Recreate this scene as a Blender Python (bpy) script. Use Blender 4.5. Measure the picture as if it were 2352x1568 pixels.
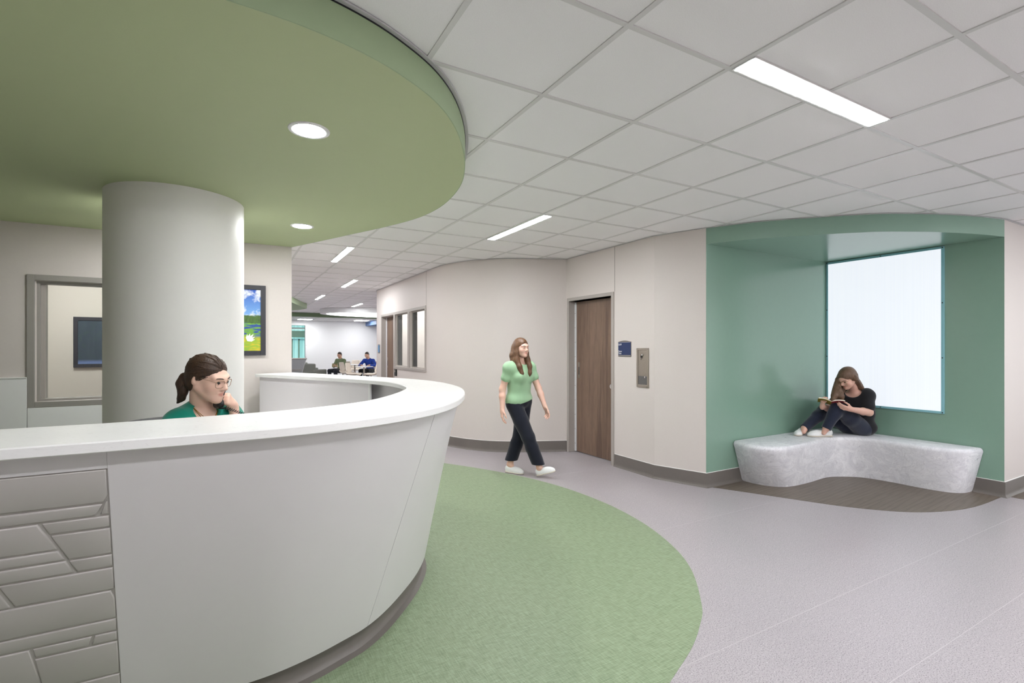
import bpy, bmesh, math, random
import numpy as np
from mathutils import Vector, Matrix
random.seed(7); np.random.seed(7)
for o in list(bpy.data.objects): bpy.data.objects.remove(o, do_unlink=True)
SC = bpy.context.scene
COL = SC.collection
# ------------------------------------------------------------------ camera, world, exposure
# The building's axes are X and Y; the camera stands at the origin and looks along a diagonal.
YAW = 0.50883
CAM_H = 1.477
cd = bpy.data.cameras.new('camera'); cam = bpy.data.objects.new('camera', cd); COL.objects.link(cam)
cam.location = (0, 0, CAM_H); cam.rotation_euler = (math.pi/2, 0, -YAW)
cd.sensor_width = 36.0; cd.sensor_fit = 'HORIZONTAL'
cd.lens = 1129.65/2352*36.0
cd.shift_x = (1176-1162.3)/2352; cd.shift_y = (798.7-784)/2352
cd.clip_start = 0.05; cd.clip_end = 200
SC.camera = cam
w = bpy.data.worlds.new('world'); SC.world = w; w.use_nodes = True
w.node_tree.nodes['Background'].inputs[0].default_value = (.95, .98, 1.0, 1)
w.node_tree.nodes['Background'].inputs[1].default_value = 1.2
SC.view_settings.view_transform = 'Standard'; SC.view_settings.look = 'None'
SC.view_settings.gamma = 1.0; SC.view_settings.use_curve_mapping = False
SC.view_settings.exposure = 0.37
LINEAR_LIGHT = 98.0      # emission of the linear ceiling fixtures
DOWN_LIGHT = 205.0        # emission of the round downlights
CEIL = 2.745
SOFF = 2.60

# ------------------------------------------------------------------ helpers
def srgb(r, g, b):
    f = lambda c: (c/255/12.92) if c/255 <= .04045 else ((c/255+.055)/1.055)**2.4
    return (f(r), f(g), f(b))
class NT:
    def __init__(s, name):
        s.m = bpy.data.materials.new(name); s.m.use_nodes = True
        s.n = s.m.node_tree.nodes; s.l = s.m.node_tree.links
        s.b = s.n['Principled BSDF']
    def add(s, t, **kw):
        x = s.n.new(t)
        for k, v in kw.items():
            if k.startswith('i_'): x.inputs[k[2:].replace('_', ' ')].default_value = v
            else: setattr(x, k, v)
        return x
    def link(s, a, b): s.l.new(a, b)
    def mix(s, fac, c1, c2, blend='MIX'):
        x = s.n.new('ShaderNodeMix'); x.data_type = 'RGBA'; x.blend_type = blend
        for i, v in ((0, fac), (6, c1), (7, c2)):
            if hasattr(v, 'is_output'): s.link(v, x.inputs[i])
            else: x.inputs[i].default_value = v if i == 0 else (v[0], v[1], v[2], 1)
        return x.outputs[2]
    def ramp(s, src, stops):
        x = s.n.new('ShaderNodeValToRGB'); cr = x.color_ramp
        while len(cr.elements) < len(stops): cr.elements.new(0.5)
        for e, (p, c) in zip(cr.elements, stops):
            e.position = p; e.color = (c, c, c, 1) if not hasattr(c, '__len__') else (c[0], c[1], c[2], 1)
        s.link(src, x.inputs[0]); return x.outputs[0]
    def coords(s, scale=(1, 1, 1), rot=(0, 0, 0), which='Object'):
        tc = s.n.new('ShaderNodeTexCoord'); mp = s.n.new('ShaderNodeMapping')
        mp.inputs['Scale'].default_value = scale; mp.inputs['Rotation'].default_value = rot
        s.link(tc.outputs[which], mp.inputs[0]); return mp.outputs[0]
    def noise(s, vec, scale, detail=4, rough=.5, dist=0):
        x = s.n.new('ShaderNodeTexNoise'); x.inputs['Scale'].default_value = scale
        x.inputs['Detail'].default_value = detail; x.inputs['Roughness'].default_value = rough
        x.inputs['Distortion'].default_value = dist
        s.link(vec, x.inputs['Vector']); return x.outputs['Fac']
    def bump(s, h, strength=.2, dist=.002):
        x = s.n.new('ShaderNodeBump'); x.inputs['Strength'].default_value = strength
        x.inputs['Distance'].default_value = dist; s.link(h, x.inputs['Height'])
        s.link(x.outputs[0], s.b.inputs['Normal'])
    def base(s, c):
        if hasattr(c, 'is_output'): s.link(c, s.b.inputs['Base Color'])
        else: s.b.inputs['Base Color'].default_value = (c[0], c[1], c[2], 1)
    def rough(s, r): s.b.inputs['Roughness'].default_value = r
def plain(name, c, rough=.5, metal=0, var=.04, scale=30, bump=0, spec=.5, bdist=.001, sheen=0):
    t = NT(name); v = t.coords()
    n = t.noise(v, scale, 4)
    c2 = tuple(x*(1-var) for x in c); c1 = tuple(min(1, x*(1+var)) for x in c)
    t.base(t.mix(n, c2, c1)); t.rough(rough); t.b.inputs['Metallic'].default_value = metal
    t.b.inputs['Specular IOR Level'].default_value = spec
    if sheen: t.b.inputs['Sheen Weight'].default_value = sheen
    if bump: t.bump(t.noise(v, scale*6, 3), bump, bdist)
    return t.m
def emit(name, c, strength):
    t = NT(name); t.base((.8, .8, .8)); v = t.coords()
    n = t.noise(v, 3, 2)
    t.link(t.mix(n, tuple(x*.985 for x in c), c), t.b.inputs['Emission Color'])
    t.b.inputs['Emission Strength'].default_value = strength
    return t.m

def tag(o, label=None, cat=None, group=None, kind=None):
    if label: o['label'] = label
    if cat: o['category'] = cat
    if group: o['group'] = group
    if kind: o['kind'] = kind
    return o
def thing(name, label, cat, loc=(0, 0, 0), rz=0, group=None):
    o = bpy.data.objects.new(name, None); COL.objects.link(o); o.empty_display_size = .1
    o.location = loc; o.rotation_euler = (0, 0, rz)
    return tag(o, label, cat, group)
class MB:
    """collects vertices and faces; build() links them as one mesh object"""
    def __init__(s): s.v = []; s.f = []
    def add(s, vs, fs):
        k = len(s.v); s.v += [tuple(map(float, p)) for p in vs]; s.f += [tuple(i+k for i in f) for f in fs]; return s
    def box(s, x0, x1, y0, y1, z0, z1):
        return s.add([(x0,y0,z0),(x1,y0,z0),(x1,y1,z0),(x0,y1,z0),(x0,y0,z1),(x1,y0,z1),(x1,y1,z1),(x0,y1,z1)],
                     [(0,3,2,1),(4,5,6,7),(0,1,5,4),(1,2,6,5),(2,3,7,6),(3,0,4,7)])
    def prism(s, poly, z0, z1):
        n = len(poly)
        A = sum(poly[i][0]*poly[(i+1)%n][1]-poly[(i+1)%n][0]*poly[i][1] for i in range(n))
        if A < 0: poly = list(poly)[::-1]
        return s.add([(p[0],p[1],z0) for p in poly]+[(p[0],p[1],z1) for p in poly],
                     [tuple(range(n-1,-1,-1)), tuple(range(n,2*n))]+[(i,(i+1)%n,n+(i+1)%n,n+i) for i in range(n)])
    def ribbon(s, curve, normals, prof, closed_prof=True):
        """sweep a profile [(offset, z)] along a plan curve; end caps when closed"""
        n, m = len(curve), len(prof)
        vs = [(c[0]+nn[0]*o, c[1]+nn[1]*o, z) for c, nn in zip(curve, normals) for o, z in prof]
        fs = []
        mm = m if closed_prof else m-1
        for i in range(n-1):
            for j in range(mm):
                fs.append((i*m+j, (i+1)*m+j, (i+1)*m+(j+1)%m, i*m+(j+1)%m))
        if closed_prof: fs += [tuple(range(m)), tuple((n-1)*m+j for j in range(m-1,-1,-1))]
        return s.add(vs, fs)
    def tube(s, path, r, seg=10, cap=True):
        P = [Vector(p) for p in path]; n = len(P)
        R = r if hasattr(r, '__len__') else [r]*n
        up = None; vs = []; fs = []
        for i in range(n):
            t = (P[min(i+1,n-1)]-P[max(i-1,0)]).normalized()
            if up is None:
                up = t.orthogonal().normalized()
            up = (up - t*up.dot(t)).normalized(); q = t.cross(up)
            for k in range(seg):
                a = 2*math.pi*k/seg
                vs.append(P[i]+(up*math.cos(a)+q*math.sin(a))*R[i])
        for i in range(n-1):
            for k in range(seg):
                fs.append((i*seg+k, i*seg+(k+1)%seg, (i+1)*seg+(k+1)%seg, (i+1)*seg+k))
        if cap: fs += [tuple(range(seg-1,-1,-1)), tuple((n-1)*seg+k for k in range(seg))]
        return s.add(vs, fs)
    def lathe(s, prof, seg=32, center=(0,0,0), sx=1, sy=1):
        """prof [(r,z)] around z"""
        n = len(prof); vs = []; fs = []
        for k in range(seg):
            a = 2*math.pi*k/seg
            for r, z in prof: vs.append((center[0]+r*sx*math.cos(a), center[1]+r*sy*math.sin(a), center[2]+z))
        for k in range(seg):
            for j in range(n-1):
                fs.append((k*n+j, ((k+1)%seg)*n+j, ((k+1)%seg)*n+j+1, k*n+j+1))
        return s.add(vs, fs)
    def build(s, name, mat, parent=None, smooth=False, bevel=0, segs=2, weld=False, angle=35, fixn=False):
        me = bpy.data.meshes.new(name); me.from_pydata(s.v, [], s.f); me.validate(); me.update()
        if weld or fixn:
            bm = bmesh.new(); bm.from_mesh(me)
            if weld: bmesh.ops.remove_doubles(bm, verts=bm.verts, dist=1e-4)
            bmesh.ops.recalc_face_normals(bm, faces=bm.faces)
            bm.to_mesh(me); bm.free()
        o = bpy.data.objects.new(name, me); COL.objects.link(o)
        if mat: me.materials.append(mat)
        if parent: o.parent = parent
        if smooth:
            me.shade_smooth()
            bm = bmesh.new(); bm.from_mesh(me)
            for e in bm.edges:
                if len(e.link_faces) == 2 and e.calc_face_angle(0) > math.radians(angle): e.smooth = False
            bm.to_mesh(me); bm.free()
        if bevel:
            b = o.modifiers.new('bevel', 'BEVEL'); b.width = bevel; b.segments = segs; b.limit_method = 'ANGLE'; b.angle_limit = math.radians(40)
        return o
def struct(o): o['kind'] = 'structure'; return o
def dup(o, loc=None, rz=None, label=None, group=None):
    r = o.copy(); COL.objects.link(r)
    if loc is not None: r.location = loc
    if rz is not None: r.rotation_euler = (0, 0, rz)
    if label: r['label'] = label
    if group: r['group'] = group
    for ch in list(o.children):
        c = ch.copy(); COL.objects.link(c); c.parent = r; c.matrix_parent_inverse = ch.matrix_parent_inverse.copy()
        for g in ch.children:
            d = g.copy(); COL.objects.link(d); d.parent = c; d.matrix_parent_inverse = g.matrix_parent_inverse.copy()
    return r
def crom(P, n=12):
    P = np.array(P, float); Q = np.vstack([2*P[0]-P[1], P, 2*P[-1]-P[-2]]); o = []
    for i in range(1, len(Q)-2):
        for k in range(n):
            t = k/n; p0, p1, p2, p3 = Q[i-1:i+3]
            o.append(.5*((2*p1)+(-p0+p2)*t+(2*p0-5*p1+4*p2-p3)*t*t+(-p0+3*p1-3*p2+p3)*t**3))
    o.append(P[-1]); return np.array(o)
def resamp(C, ds=None, n=None):
    d = np.r_[0, np.cumsum(np.sqrt((np.diff(C, axis=0)**2).sum(1)))]
    if n is None: n = int(d[-1]/ds)+1
    q = np.linspace(0, d[-1], n)
    return np.stack([np.interp(q, d, C[:, k]) for k in range(C.shape[1])], 1)
def normals(C):
    T = np.gradient(C, axis=0); T /= np.hypot(*T.T)[:, None]; return np.stack([-T[:, 1], T[:, 0]], 1)

# ------------------------------------------------------------------ materials
M = {}
M['wall'] = plain('wall vinyl warm grey', srgb(212, 204, 199), .55, var=.02, scale=60, bump=.08)
M['wall_white'] = plain('wall paint white', srgb(238, 238, 238), .5, var=.015, scale=40, bump=.05)
M['column'] = plain('column paint off white', srgb(240, 238, 235), .5, var=.012, scale=30, bump=.04)
M['panel_white'] = plain('laminate white', srgb(232, 232, 231), .4, var=.01, scale=20)
M['beige'] = plain('fabric wall beige', srgb(214, 206, 193), .8, var=.05, scale=220, bump=.2)
M['base'] = plain('rubber base grey brown', srgb(112, 106, 101), .45, var=.05, scale=25, bump=.05)
M['caulk'] = plain('white caulk line', srgb(235, 235, 232), .6, var=.02)
M['frame'] = plain('painted steel frame grey', srgb(170, 163, 157), .42, var=.02, scale=40)
M['frame_dark'] = plain('painted steel frame mid grey', srgb(150, 146, 140), .42, var=.02, scale=40)
M['steel'] = plain('brushed steel', srgb(176, 168, 158), .34, metal=.9, var=.08, scale=80)
M['chrome'] = plain('chrome', srgb(220, 220, 220), .15, metal=1, var=.02)
M['alum'] = plain('aluminium strip', srgb(232, 233, 235), .35, metal=0, var=.03)
M['black'] = plain('black plastic', srgb(28, 28, 30), .4, var=.1)
M['green_soffit'] = plain('soffit sage green warm-lit tone', srgb(184, 195, 152), .6, var=.012, scale=10)  # sage paint with the downlight's yellow warmth put into the colour
M['green_fascia'] = plain('fascia sage green cool-lit tone', srgb(158, 176, 140), .55, var=.015, scale=10)  # sage paint again, the cooler light on the fascia put into the colour
M['green_wall'] = plain('alcove paint green', srgb(132, 164, 147), .22, var=.02, scale=20, bump=.02, spec=.75)
M['green_dark'] = plain('beam paint dark green', srgb(104, 124, 92), .55, var=.02)
M['blue'] = plain('bulkhead paint blue', srgb(88, 116, 160), .5, var=.02)
M['grid'] = plain('ceiling grid white', srgb(219, 218, 216), .32, var=.01)
M['trim_grey'] = plain('ceiling trim light grey', srgb(196, 195, 196), .4, var=.02)
M['teal'] = plain('teal window frame', srgb(142, 196, 206), .35, var=.04, spec=.6)
M['body'] = plain('desk laminate light grey', srgb(224, 220, 222), .38, var=.008, scale=8)
M['relief'] = plain('relief panel grey', srgb(190, 185, 182), .33, var=.01, scale=8)
M['groove'] = plain('relief groove grey', srgb(184, 179, 176), .4, var=.02)
M['plate_navy'] = plain('sign navy', srgb(28, 48, 92), .4, var=.03)
M['plate_blue'] = plain('sign blue', srgb(94, 140, 182), .4, var=.03)
M['plate_grey'] = plain('sign backer grey', srgb(96, 94, 94), .4, var=.04)
M['white'] = plain('white print', srgb(245, 245, 245), .5, var=.01)
M['diffuser'] = emit('fixture diffuser', (.96, .98, 1.0), LINEAR_LIGHT)
M['panel_diffuser'] = emit('panel diffuser', (.97, .98, 1.0), 30.0)
M['seam'] = plain('floor weld seam', srgb(188, 183, 185), .4, var=.02)
M['down'] = emit('downlight lens', (.98, .99, 1.0), DOWN_LIGHT)
def tile_mat():
    t = NT('ceiling tile mineral fibre'); v = t.coords()
    n = t.noise(v, 260, 3, .7); n2 = t.noise(v, 2.5, 3)
    c = t.mix(t.ramp(n, [(.35, 0), (.65, 1)]), srgb(242, 240, 240), srgb(250, 249, 249))
    t.base(t.mix(n2, c, t.mix(.12, c, (.9, .89, .88)))); t.rough(.9); t.b.inputs['Specular IOR Level'].default_value = .15
    t.bump(n, .25, .0015); return t.m
M['tile'] = tile_mat()
def floor_mat():
    t = NT('floor vinyl grey lavender speckle'); v = t.coords()
    n = t.noise(v, 185, 2, .5); n2 = t.noise(v, 120, 3, .6); n3 = t.noise(v, 1.1, 3)
    dark = t.ramp(n, [(.0, 1), (.38, 1), (.45, 0)])
    light = t.ramp(n2, [(.58, 0), (.68, 1)])
    base = t.mix(n3, srgb(166, 159, 163), srgb(174, 168, 171))
    c = t.mix(dark, base, srgb(124, 116, 121)); lt = t.mix(light, c, srgb(196, 191, 193))
    t.base(lt); t.link(t.ramp(n3, [(.3, .30), (.7, .42)]), t.b.inputs['Roughness'])
    t.bump(n2, .04, .001); return t.m
M['floor'] = floor_mat()
def weave_mat():
    t = NT('floor vinyl green weave'); a = t.coords((16, 170, 1), (0, 0, .5)); b = t.coords((170, 16, 1), (0, 0, .5)); v = t.coords()
    n1 = t.noise(a, 1, 3); n2 = t.noise(b, 1, 3); n3 = t.noise(v, .9, 4)
    x = t.mix(.5, n1, n2)
    c = t.mix(t.ramp(x, [(.35, 0), (.65, 1)]), srgb(104, 124, 92), srgb(148, 164, 134))
    t.base(t.mix(n3, c, t.mix(.25, c, srgb(160, 166, 138)))); t.rough(.5); t.bump(x, .06, .001); return t.m
M['weave'] = weave_mat()
def wood_mat(name, c1, c2, c3, along='z', sc=1.0):
    t = NT(name)
    # grain runs along one axis: stretch the noise along it
    s = {'z': (9*sc, 9*sc, .55*sc), 'x': (.7*sc, 9*sc, 9*sc), 'd': (.7*sc, 11*sc, 9*sc)}[along]
    v = t.coords(s, (0, 0, .6 if along == 'd' else 0)); f = t.coords(tuple(k*9 for k in s))
    n = t.noise(v, 1.6, 5, .55, .9)
    wv = t.add('ShaderNodeTexWave', wave_type='BANDS', bands_direction='X'); t.link(v, wv.inputs[0])
    wv.inputs['Scale'].default_value = 1.1; wv.inputs['Distortion'].default_value = 7; wv.inputs['Detail'].default_value = 3
    n2 = t.noise(f, 1.2, 4, .6)
    c = t.mix(t.ramp(n, [(.3, 0), (.7, 1)]), c1, c2)
    c = t.mix(t.ramp(wv.outputs['Fac'], [(.55, 0), (1, .55)]), c, c3)
    c = t.mix(t.ramp(n2, [(.45, 0), (.75, .45)]), c, c3)
    t.base(c); t.rough(.45); t.bump(n2, .05, .001); return t.m
M['door'] = wood_mat('door veneer walnut', srgb(112, 90, 76), srgb(134, 110, 93), srgb(78, 60, 50))
M['plank'] = wood_mat('floor vinyl dark wood', srgb(102, 91, 82), srgb(116, 105, 95), srgb(88, 77, 68), 'd')
def marble_mat():
    t = NT('bench solid surface marble'); v = t.coords((1, 1, 1.25))
    nc = t.n.new('ShaderNodeTexNoise'); nc.inputs['Scale'].default_value = 4.5; nc.inputs['Detail'].default_value = 2; nc.inputs['Distortion'].default_value = 1.2; t.link(v, nc.inputs['Vector'])
    sc = t.add('ShaderNodeVectorMath', operation='SCALE'); t.link(nc.outputs['Color'], sc.inputs[0]); sc.inputs['Scale'].default_value = 1.1
    ad = t.add('ShaderNodeVectorMath', operation='ADD'); t.link(v, ad.inputs[0]); t.link(sc.outputs[0], ad.inputs[1])
    w1 = t.noise(ad.outputs[0], 3.0, 4, .5, .6)
    veins = t.noise(ad.outputs[0], 5.5, 3, .5, .5)
    vein = t.ramp(veins, [(.40, 0), (.46, .35), (.48, 0), (.53, 0), (.56, .30), (.59, 0)])
    fl = t.n.new('ShaderNodeTexNoise'); fl.inputs['Scale'].default_value = 13; fl.inputs['Detail'].default_value = 2; t.link(ad.outputs[0], fl.inputs['Vector'])
    flecks = t.ramp(fl.outputs['Fac'], [(.71, 0), (.76, .8)])
    c = t.mix(t.ramp(w1, [(.35, 0), (.65, 1)]), srgb(222, 221, 227), srgb(240, 239, 243))
    c = t.mix(vein, c, srgb(176, 172, 178)); c = t.mix(flecks, c, srgb(146, 142, 150))
    t.base(c); t.rough(.32); return t.m
M['marble'] = marble_mat()
def quartz_mat():
    t = NT('counter quartz white'); v = t.coords(); st = t.coords((1, 1, 9))
    n = t.noise(v, 3, 5, .6, 1.5); n2 = t.noise(st, 22, 3, .6, 2.5)
    c = t.mix(n, srgb(236, 235, 234), srgb(246, 245, 244))
    c = t.mix(t.ramp(n2, [(.58, 0), (.7, .35)]), c, srgb(206, 204, 202))
    t.base(c); t.rough(.3); return t.m
M['quartz'] = quartz_mat()
def polycarb():
    t = NT('translucent panel daylight'); v = t.coords((1, 170, .5)); n = t.noise(v, 1, 3, .6)
    v2 = t.coords(); n2 = t.noise(v2, 1.6, 2)
    c = t.mix(n, (.74, .79, .86), (.88, .91, .95)); c = t.mix(n2, c, t.mix(.3, c, (.90, .92, .95)))
    t.base((.25, .27, .3)); t.link(c, t.b.inputs['Emission Color']); t.b.inputs['Emission Strength'].default_value = .74
    t.rough(.4); return t.m
M['polycarb'] = polycarb()
def glass():
    t = NT('glass'); out = t.n['Material Output']
    tr = t.n.new('ShaderNodeBsdfTransparent'); gl = t.n.new('ShaderNodeBsdfGlossy'); gl.inputs['Roughness'].default_value = .02
    tr.inputs[0].default_value = (.93, .95, .94, 1)
    lw = t.n.new('ShaderNodeLayerWeight'); fr = t.ramp(lw.outputs['Facing'], [(0, .03), (.7, .07), (.92, .25), (1, .6)])
    mx = t.n.new('ShaderNodeMixShader'); t.link(fr, mx.inputs[0]); t.link(tr.outputs[0], mx.inputs[1]); t.link(gl.outputs[0], mx.inputs[2])
    t.link(mx.outputs[0], out.inputs[0]); return t.m
M['glass'] = glass()
# ------------------------------------------------------------------ plan curves
OUT = [(-3,1.84),(-2,1.832),(-1.2,1.826),(-.6,1.822),(-.25,1.822),(.05,1.828),(.25,1.85),(.45,1.905),(.62,1.985),(.8,2.105),(.96,2.27),(1.11,2.49),(1.25,2.76),(1.37,3.08),(1.435,3.42),(1.45,3.75),(1.40,4.10),(1.25,4.52),(1.03,5.0),(.80,5.5),(.585,5.955)]
DC = resamp(crom(OUT), .02)        # outer edge of the desk top, also the edge of the green soffit
DN = normals(DC)                   # pointing into the nurse station
DS = np.arange(len(DC))*.02
HDR = resamp(crom([(4.385,3.515),(4.622,3.09),(4.955,2.714),(5.304,2.377),(5.62,2.19),(5.90,2.06),(6.28,1.93),(6.67,1.845)]), .04)
CURVE = resamp(crom([(2.81,7.5),(2.82,7.15),(2.86,6.9),(2.95,6.65),(3.08,6.42),(3.25,6.22),(3.45,6.07),(3.7,5.94),(3.95,5.83),(4.185,5.735)]), .06)

# ------------------------------------------------------------------ floor
fl = struct(MB().box(-8, 13, -5, 26, -.1, 0).build('floor', M['floor']))
for y in (1.07, 1.59, 2.87, 4.70, -.76):
    MB().box(1.2 if y < 2 else 2.4, 9 if y < 1.8 else (4.75 if y < 3 else 4.18), y-.0017, y+.0017, 0, .0005).build('floor_seam', M['seam'], fl)
GREEN = [(-3,.95),(-1.5,.97),(-.4,1.02),(.5,1.13),(1.1,1.29),(1.687,1.543),(1.974,1.667),(2.18,1.786),(2.352,1.914),(2.674,2.26),(2.883,2.625),(3.042,3.112),(3.106,3.706),(3.038,4.404),(2.802,5.11),(2.416,5.826),(2.0,6.4),(1.3,6.95),(.585,7.2)]
gp = [tuple(p) for p in resamp(crom(GREEN), .05)]+[(.585,5.96),(-3,5.96)]
struct(MB().prism(gp, 0, .0015).build('floor_inlay_green', M['weave']))
WOOD = [(4.44,3.50),(4.60,3.19),(4.762,2.876),(4.996,2.443),(5.306,2.108),(5.689,1.931),(6.092,1.865),(6.662,1.862)]
wp = [tuple(p) for p in resamp(crom(WOOD), .04)]+[(6.67,3.50)]
struct(MB().prism(wp, 0, .0015).build('floor_inlay_wood', M['plank']))
struct(MB().box(6.74, 10, 1.70, 1.855, 0, .0015).build('floor_border_wood', M['plank']))

# ------------------------------------------------------------------ walls
def wallbox(name, mat, boxes):
    m = MB()
    for b in boxes: m.box(*b)
    return struct(m.build(name, mat))
H0 = CEIL
WX0, WX1, WZ0, WZ1 = -1.55, -.32, .99, 2.085            # window in the wall behind the desk
wl = wallbox('wall_left', M['wall'], [(-8,WX0,5.96,6.1,0,H0),(WX0,WX1,5.96,6.1,0,WZ0),(WX0,WX1,5.96,6.1,WZ1,H0),(WX1,.585,5.96,6.1,0,H0)])
wallbox('wall_corridor', M['wall'], [(.45,.585,6.1,13.2,0,H0)])
wains = struct(MB().box(-8,-1.604,5.938,5.96,.1,1.212).build('trim_wainscot', M['panel_white'], bevel=.003))
MB().box(-1.600,-.1,5.938,5.96,.1,.936).build('panel', M['panel_white'], wains, bevel=.002)
MB().box(-8,-1.604,5.932,5.96,1.206,1.214).build('cap', M['caulk'], wains)
# far side of the corridor: wall with a door and two windows
A1 = 2.81; TH1 = .12
wallbox('wall_corridor_right', M['wall'], [(A1,A1+TH1,7.5,7.79,0,H0),(A1,A1+TH1,7.79,9.50,0,1.12),(A1,A1+TH1,7.79,9.50,2.13,H0),(A1,A1+TH1,8.713,8.563,1.12,2.13),(A1,A1+TH1,9.50,9.60,0,H0),(A1,A1+TH1,9.60,10.48,2.13,H0),(A1,A1+TH1,10.48,10.93,0,H0)])
m = MB(); nC = normals(CURVE)
m.ribbon(CURVE, nC, [(0,0),(0,H0),(.14,H0),(.14,0)]); wc = struct(m.build('wall_curved', M['wall'], smooth=True, fixn=True))
A2 = 4.185; TH2 = .2
wallbox('wall_door', M['wall'], [(A2,A2+TH2,5.66,5.86,0,H0),(A2,A2+TH2,4.765,5.66,2.135,H0),(A2,A2+TH2,4.05,4.765,0,H0)])
struct(MB().prism([(4.185,4.05),(4.385,3.515),(4.385,3.66),(4.385,4.05)],0,H0).build('wall_bend', M['wall']))
MB().box(A2-.0012,A2,4.707,4.713,2.182,H0).build('panel_joint', M['base'], bpy.data.objects['wall_door'])
MB().box(A1-.0012,A1,7.744,7.750,2.18,H0).build('panel_joint', M['base'], bpy.data.objects['wall_corridor_right'])
wallbox('wall_alcove_left', M['green_wall'], [(4.386,6.81,3.51,3.65,0,SOFF+.14)])
PB0, PB1, PZ0, PZ1 = 2.311, 3.505, .77, 2.567
wallbox('wall_alcove_back', M['green_wall'], [(6.67,6.81,1.846,PB0,0,H0),(6.67,6.81,PB0,3.51,0,PZ0),(6.67,6.81,PB0,3.51,PZ1,H0)])
wallbox('wall_right', M['wall'], [(6.671,13,1.845,2.0,0,H0)])
# alcove soffit with curved front
hp = [tuple(p) for p in HDR]+[(6.67,3.51),(4.39,3.51)]
struct(MB().prism(hp, 2.575, CEIL).build('ceiling_alcove', M['green_wall'], smooth=True, angle=30))
# behind the camera
wallbox('wall_back', M['wall'], [(-4.0,6.0,-2.2,-2.05,0,H0)])
wallbox('wall_west', M['wall'], [(-4.15,-4.0,-2.2,5.96,0,H0)])
# far lounge
wallbox('wall_far', M['wall_white'], [(-4,1.3,24.5,24.7,0,H0),(1.3,2.98,24.5,24.7,0,.84),(1.3,2.98,24.5,24.7,2.52,H0),(2.98,10,24.5,24.7,0,H0)])
wallbox('wall_lounge_right', M['wall_white'], [(9.0,9.15,10.93,24.5,0,H0)])
wallbox('wall_lounge_left', M['wall_white'], [(-4.1,-4,13.2,24.5,0,H0)])
wallbox('wall_lounge_return', M['wall_white'], [(-4,.585,13.2,13.34,0,H0)])
wallbox('wall_lounge_front', M['wall'], [(A1+TH1,9.0,10.78,10.93,0,H0)])
# room seen through the desk window
wallbox('wall_room_back', M['beige'], [(-4.5,.45,8.2,8.3,0,H0)])
wallbox('wall_room_side', M['beige'], [(-4.6,-4.5,6.1,8.3,0,H0)])
# room behind the corridor windows
wallbox('wall_office_back', M['beige'], [(4.9,5.0,6.6,10.78,0,H0)])

# ------------------------------------------------------------------ baseboards
def base_run(name, pts, side=1, h=.152, t=.008):
    P = np.array(pts, float); n = normals(P)
    # mitred offsets for polylines with corners
    T = np.diff(P, axis=0); T /= np.hypot(*T.T)[:, None]; L = np.stack([-T[:,1], T[:,0]], 1)
    mit = [L[0]]
    for i in range(len(L)-1):
        s = L[i]+L[i+1]; s = s/np.dot(s, s)*2 if np.dot(s, s) > .05 else L[i]; mit.append(s)
    mit.append(L[-1]); n = np.array(mit)*side
    prof = [(0,0),(.026,0),(.024,.004),(.014,.012),(.010,.022),(t,.035),(t,h-.004),(t-.003,h),(0,h)]
    b = struct(MB().ribbon(P, n, prof).build(name, M['base'], fixn=True))
    MB().ribbon(P, n, [(0,h),(.006,h),(.004,h+.004),(0,h+.004)]).build('caulk_line', M['caulk'], b, fixn=True)
    return b
base_run('baseboard_curved', [(2.81,9.5),(2.81,7.6)]+[tuple(p) for p in CURVE[2::2]]+[(4.185,5.712)], -1)
base_run('baseboard_bend', [(4.185,4.71),(4.185,4.05),(4.385,3.51),(6.67,3.51),(6.67,1.845),(12,1.845)], -1)
base_run('baseboard_left', [(-6,5.938),(-.8,5.938)], -1)

# ------------------------------------------------------------------ ceiling
ROOM = [(-8,-5),(13,-5),(13,1.845)]+[tuple(p) for p in HDR[::-1][::4]]+[(4.385,3.515),(4.185,4.05),(4.185,5.735)]+[tuple(p) for p in CURVE[::-1][::3]]+[(2.81,10.93),(9,10.93),(9,24.5),(-4,24.5),(-4,13.2),(.585,13.2),(.585,5.96)]+[tuple(p) for p in DC[::-1][::10]]+[(-8,1.84)]
def inside(p, poly):
    c = False; j = len(poly)-1
    for i in range(len(poly)):
        xi, yi = poly[i]; xj, yj = poly[j]
        if (yi > p[1]) != (yj > p[1]) and p[0] < (xj-xi)*(p[1]-yi)/(yj-yi)+xi: c = not c
        j = i
    return c
GX0, GY0, GS = 1.36452, 2.06697, .6096
def to_px(a, b, z):
    X = a*math.cos(YAW)-b*math.sin(YAW); Y = a*math.sin(YAW)+b*math.cos(YAW)
    if Y < .3: return None
    return 1162.3+1129.65*X/Y, 798.7-1129.65*(z-CAM_H)/Y, Y
ceil = struct(MB().box(-8, 13, -5, 26, CEIL+.035, CEIL+.06).build('ceiling', M['tile']))
tile_me = None; rest = MB(); cells = []
for i in range(-16, 20):
    for j in range(-12, 38):
        x0, y0 = GX0+i*GS, GY0+j*GS
        pts = [(x0+u*GS, y0+v*GS) for u in (0,.33,.67,1) for v in (0,.33,.67,1)]
        ins = [p for p in pts if inside(p, ROOM)]
        if not ins: continue
        px = [to_px(p[0], p[1], CEIL) for p in ins]; px = [p for p in px if p]
        vis = any(-60 < p[0] < 2412 and -60 < p[1] < 1568 for p in px)
        cells.append((vis, math.hypot(x0+.3, y0+.3), x0, y0))
cells.sort(key=lambda c: (not c[0], c[1]))
g = .010
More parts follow.
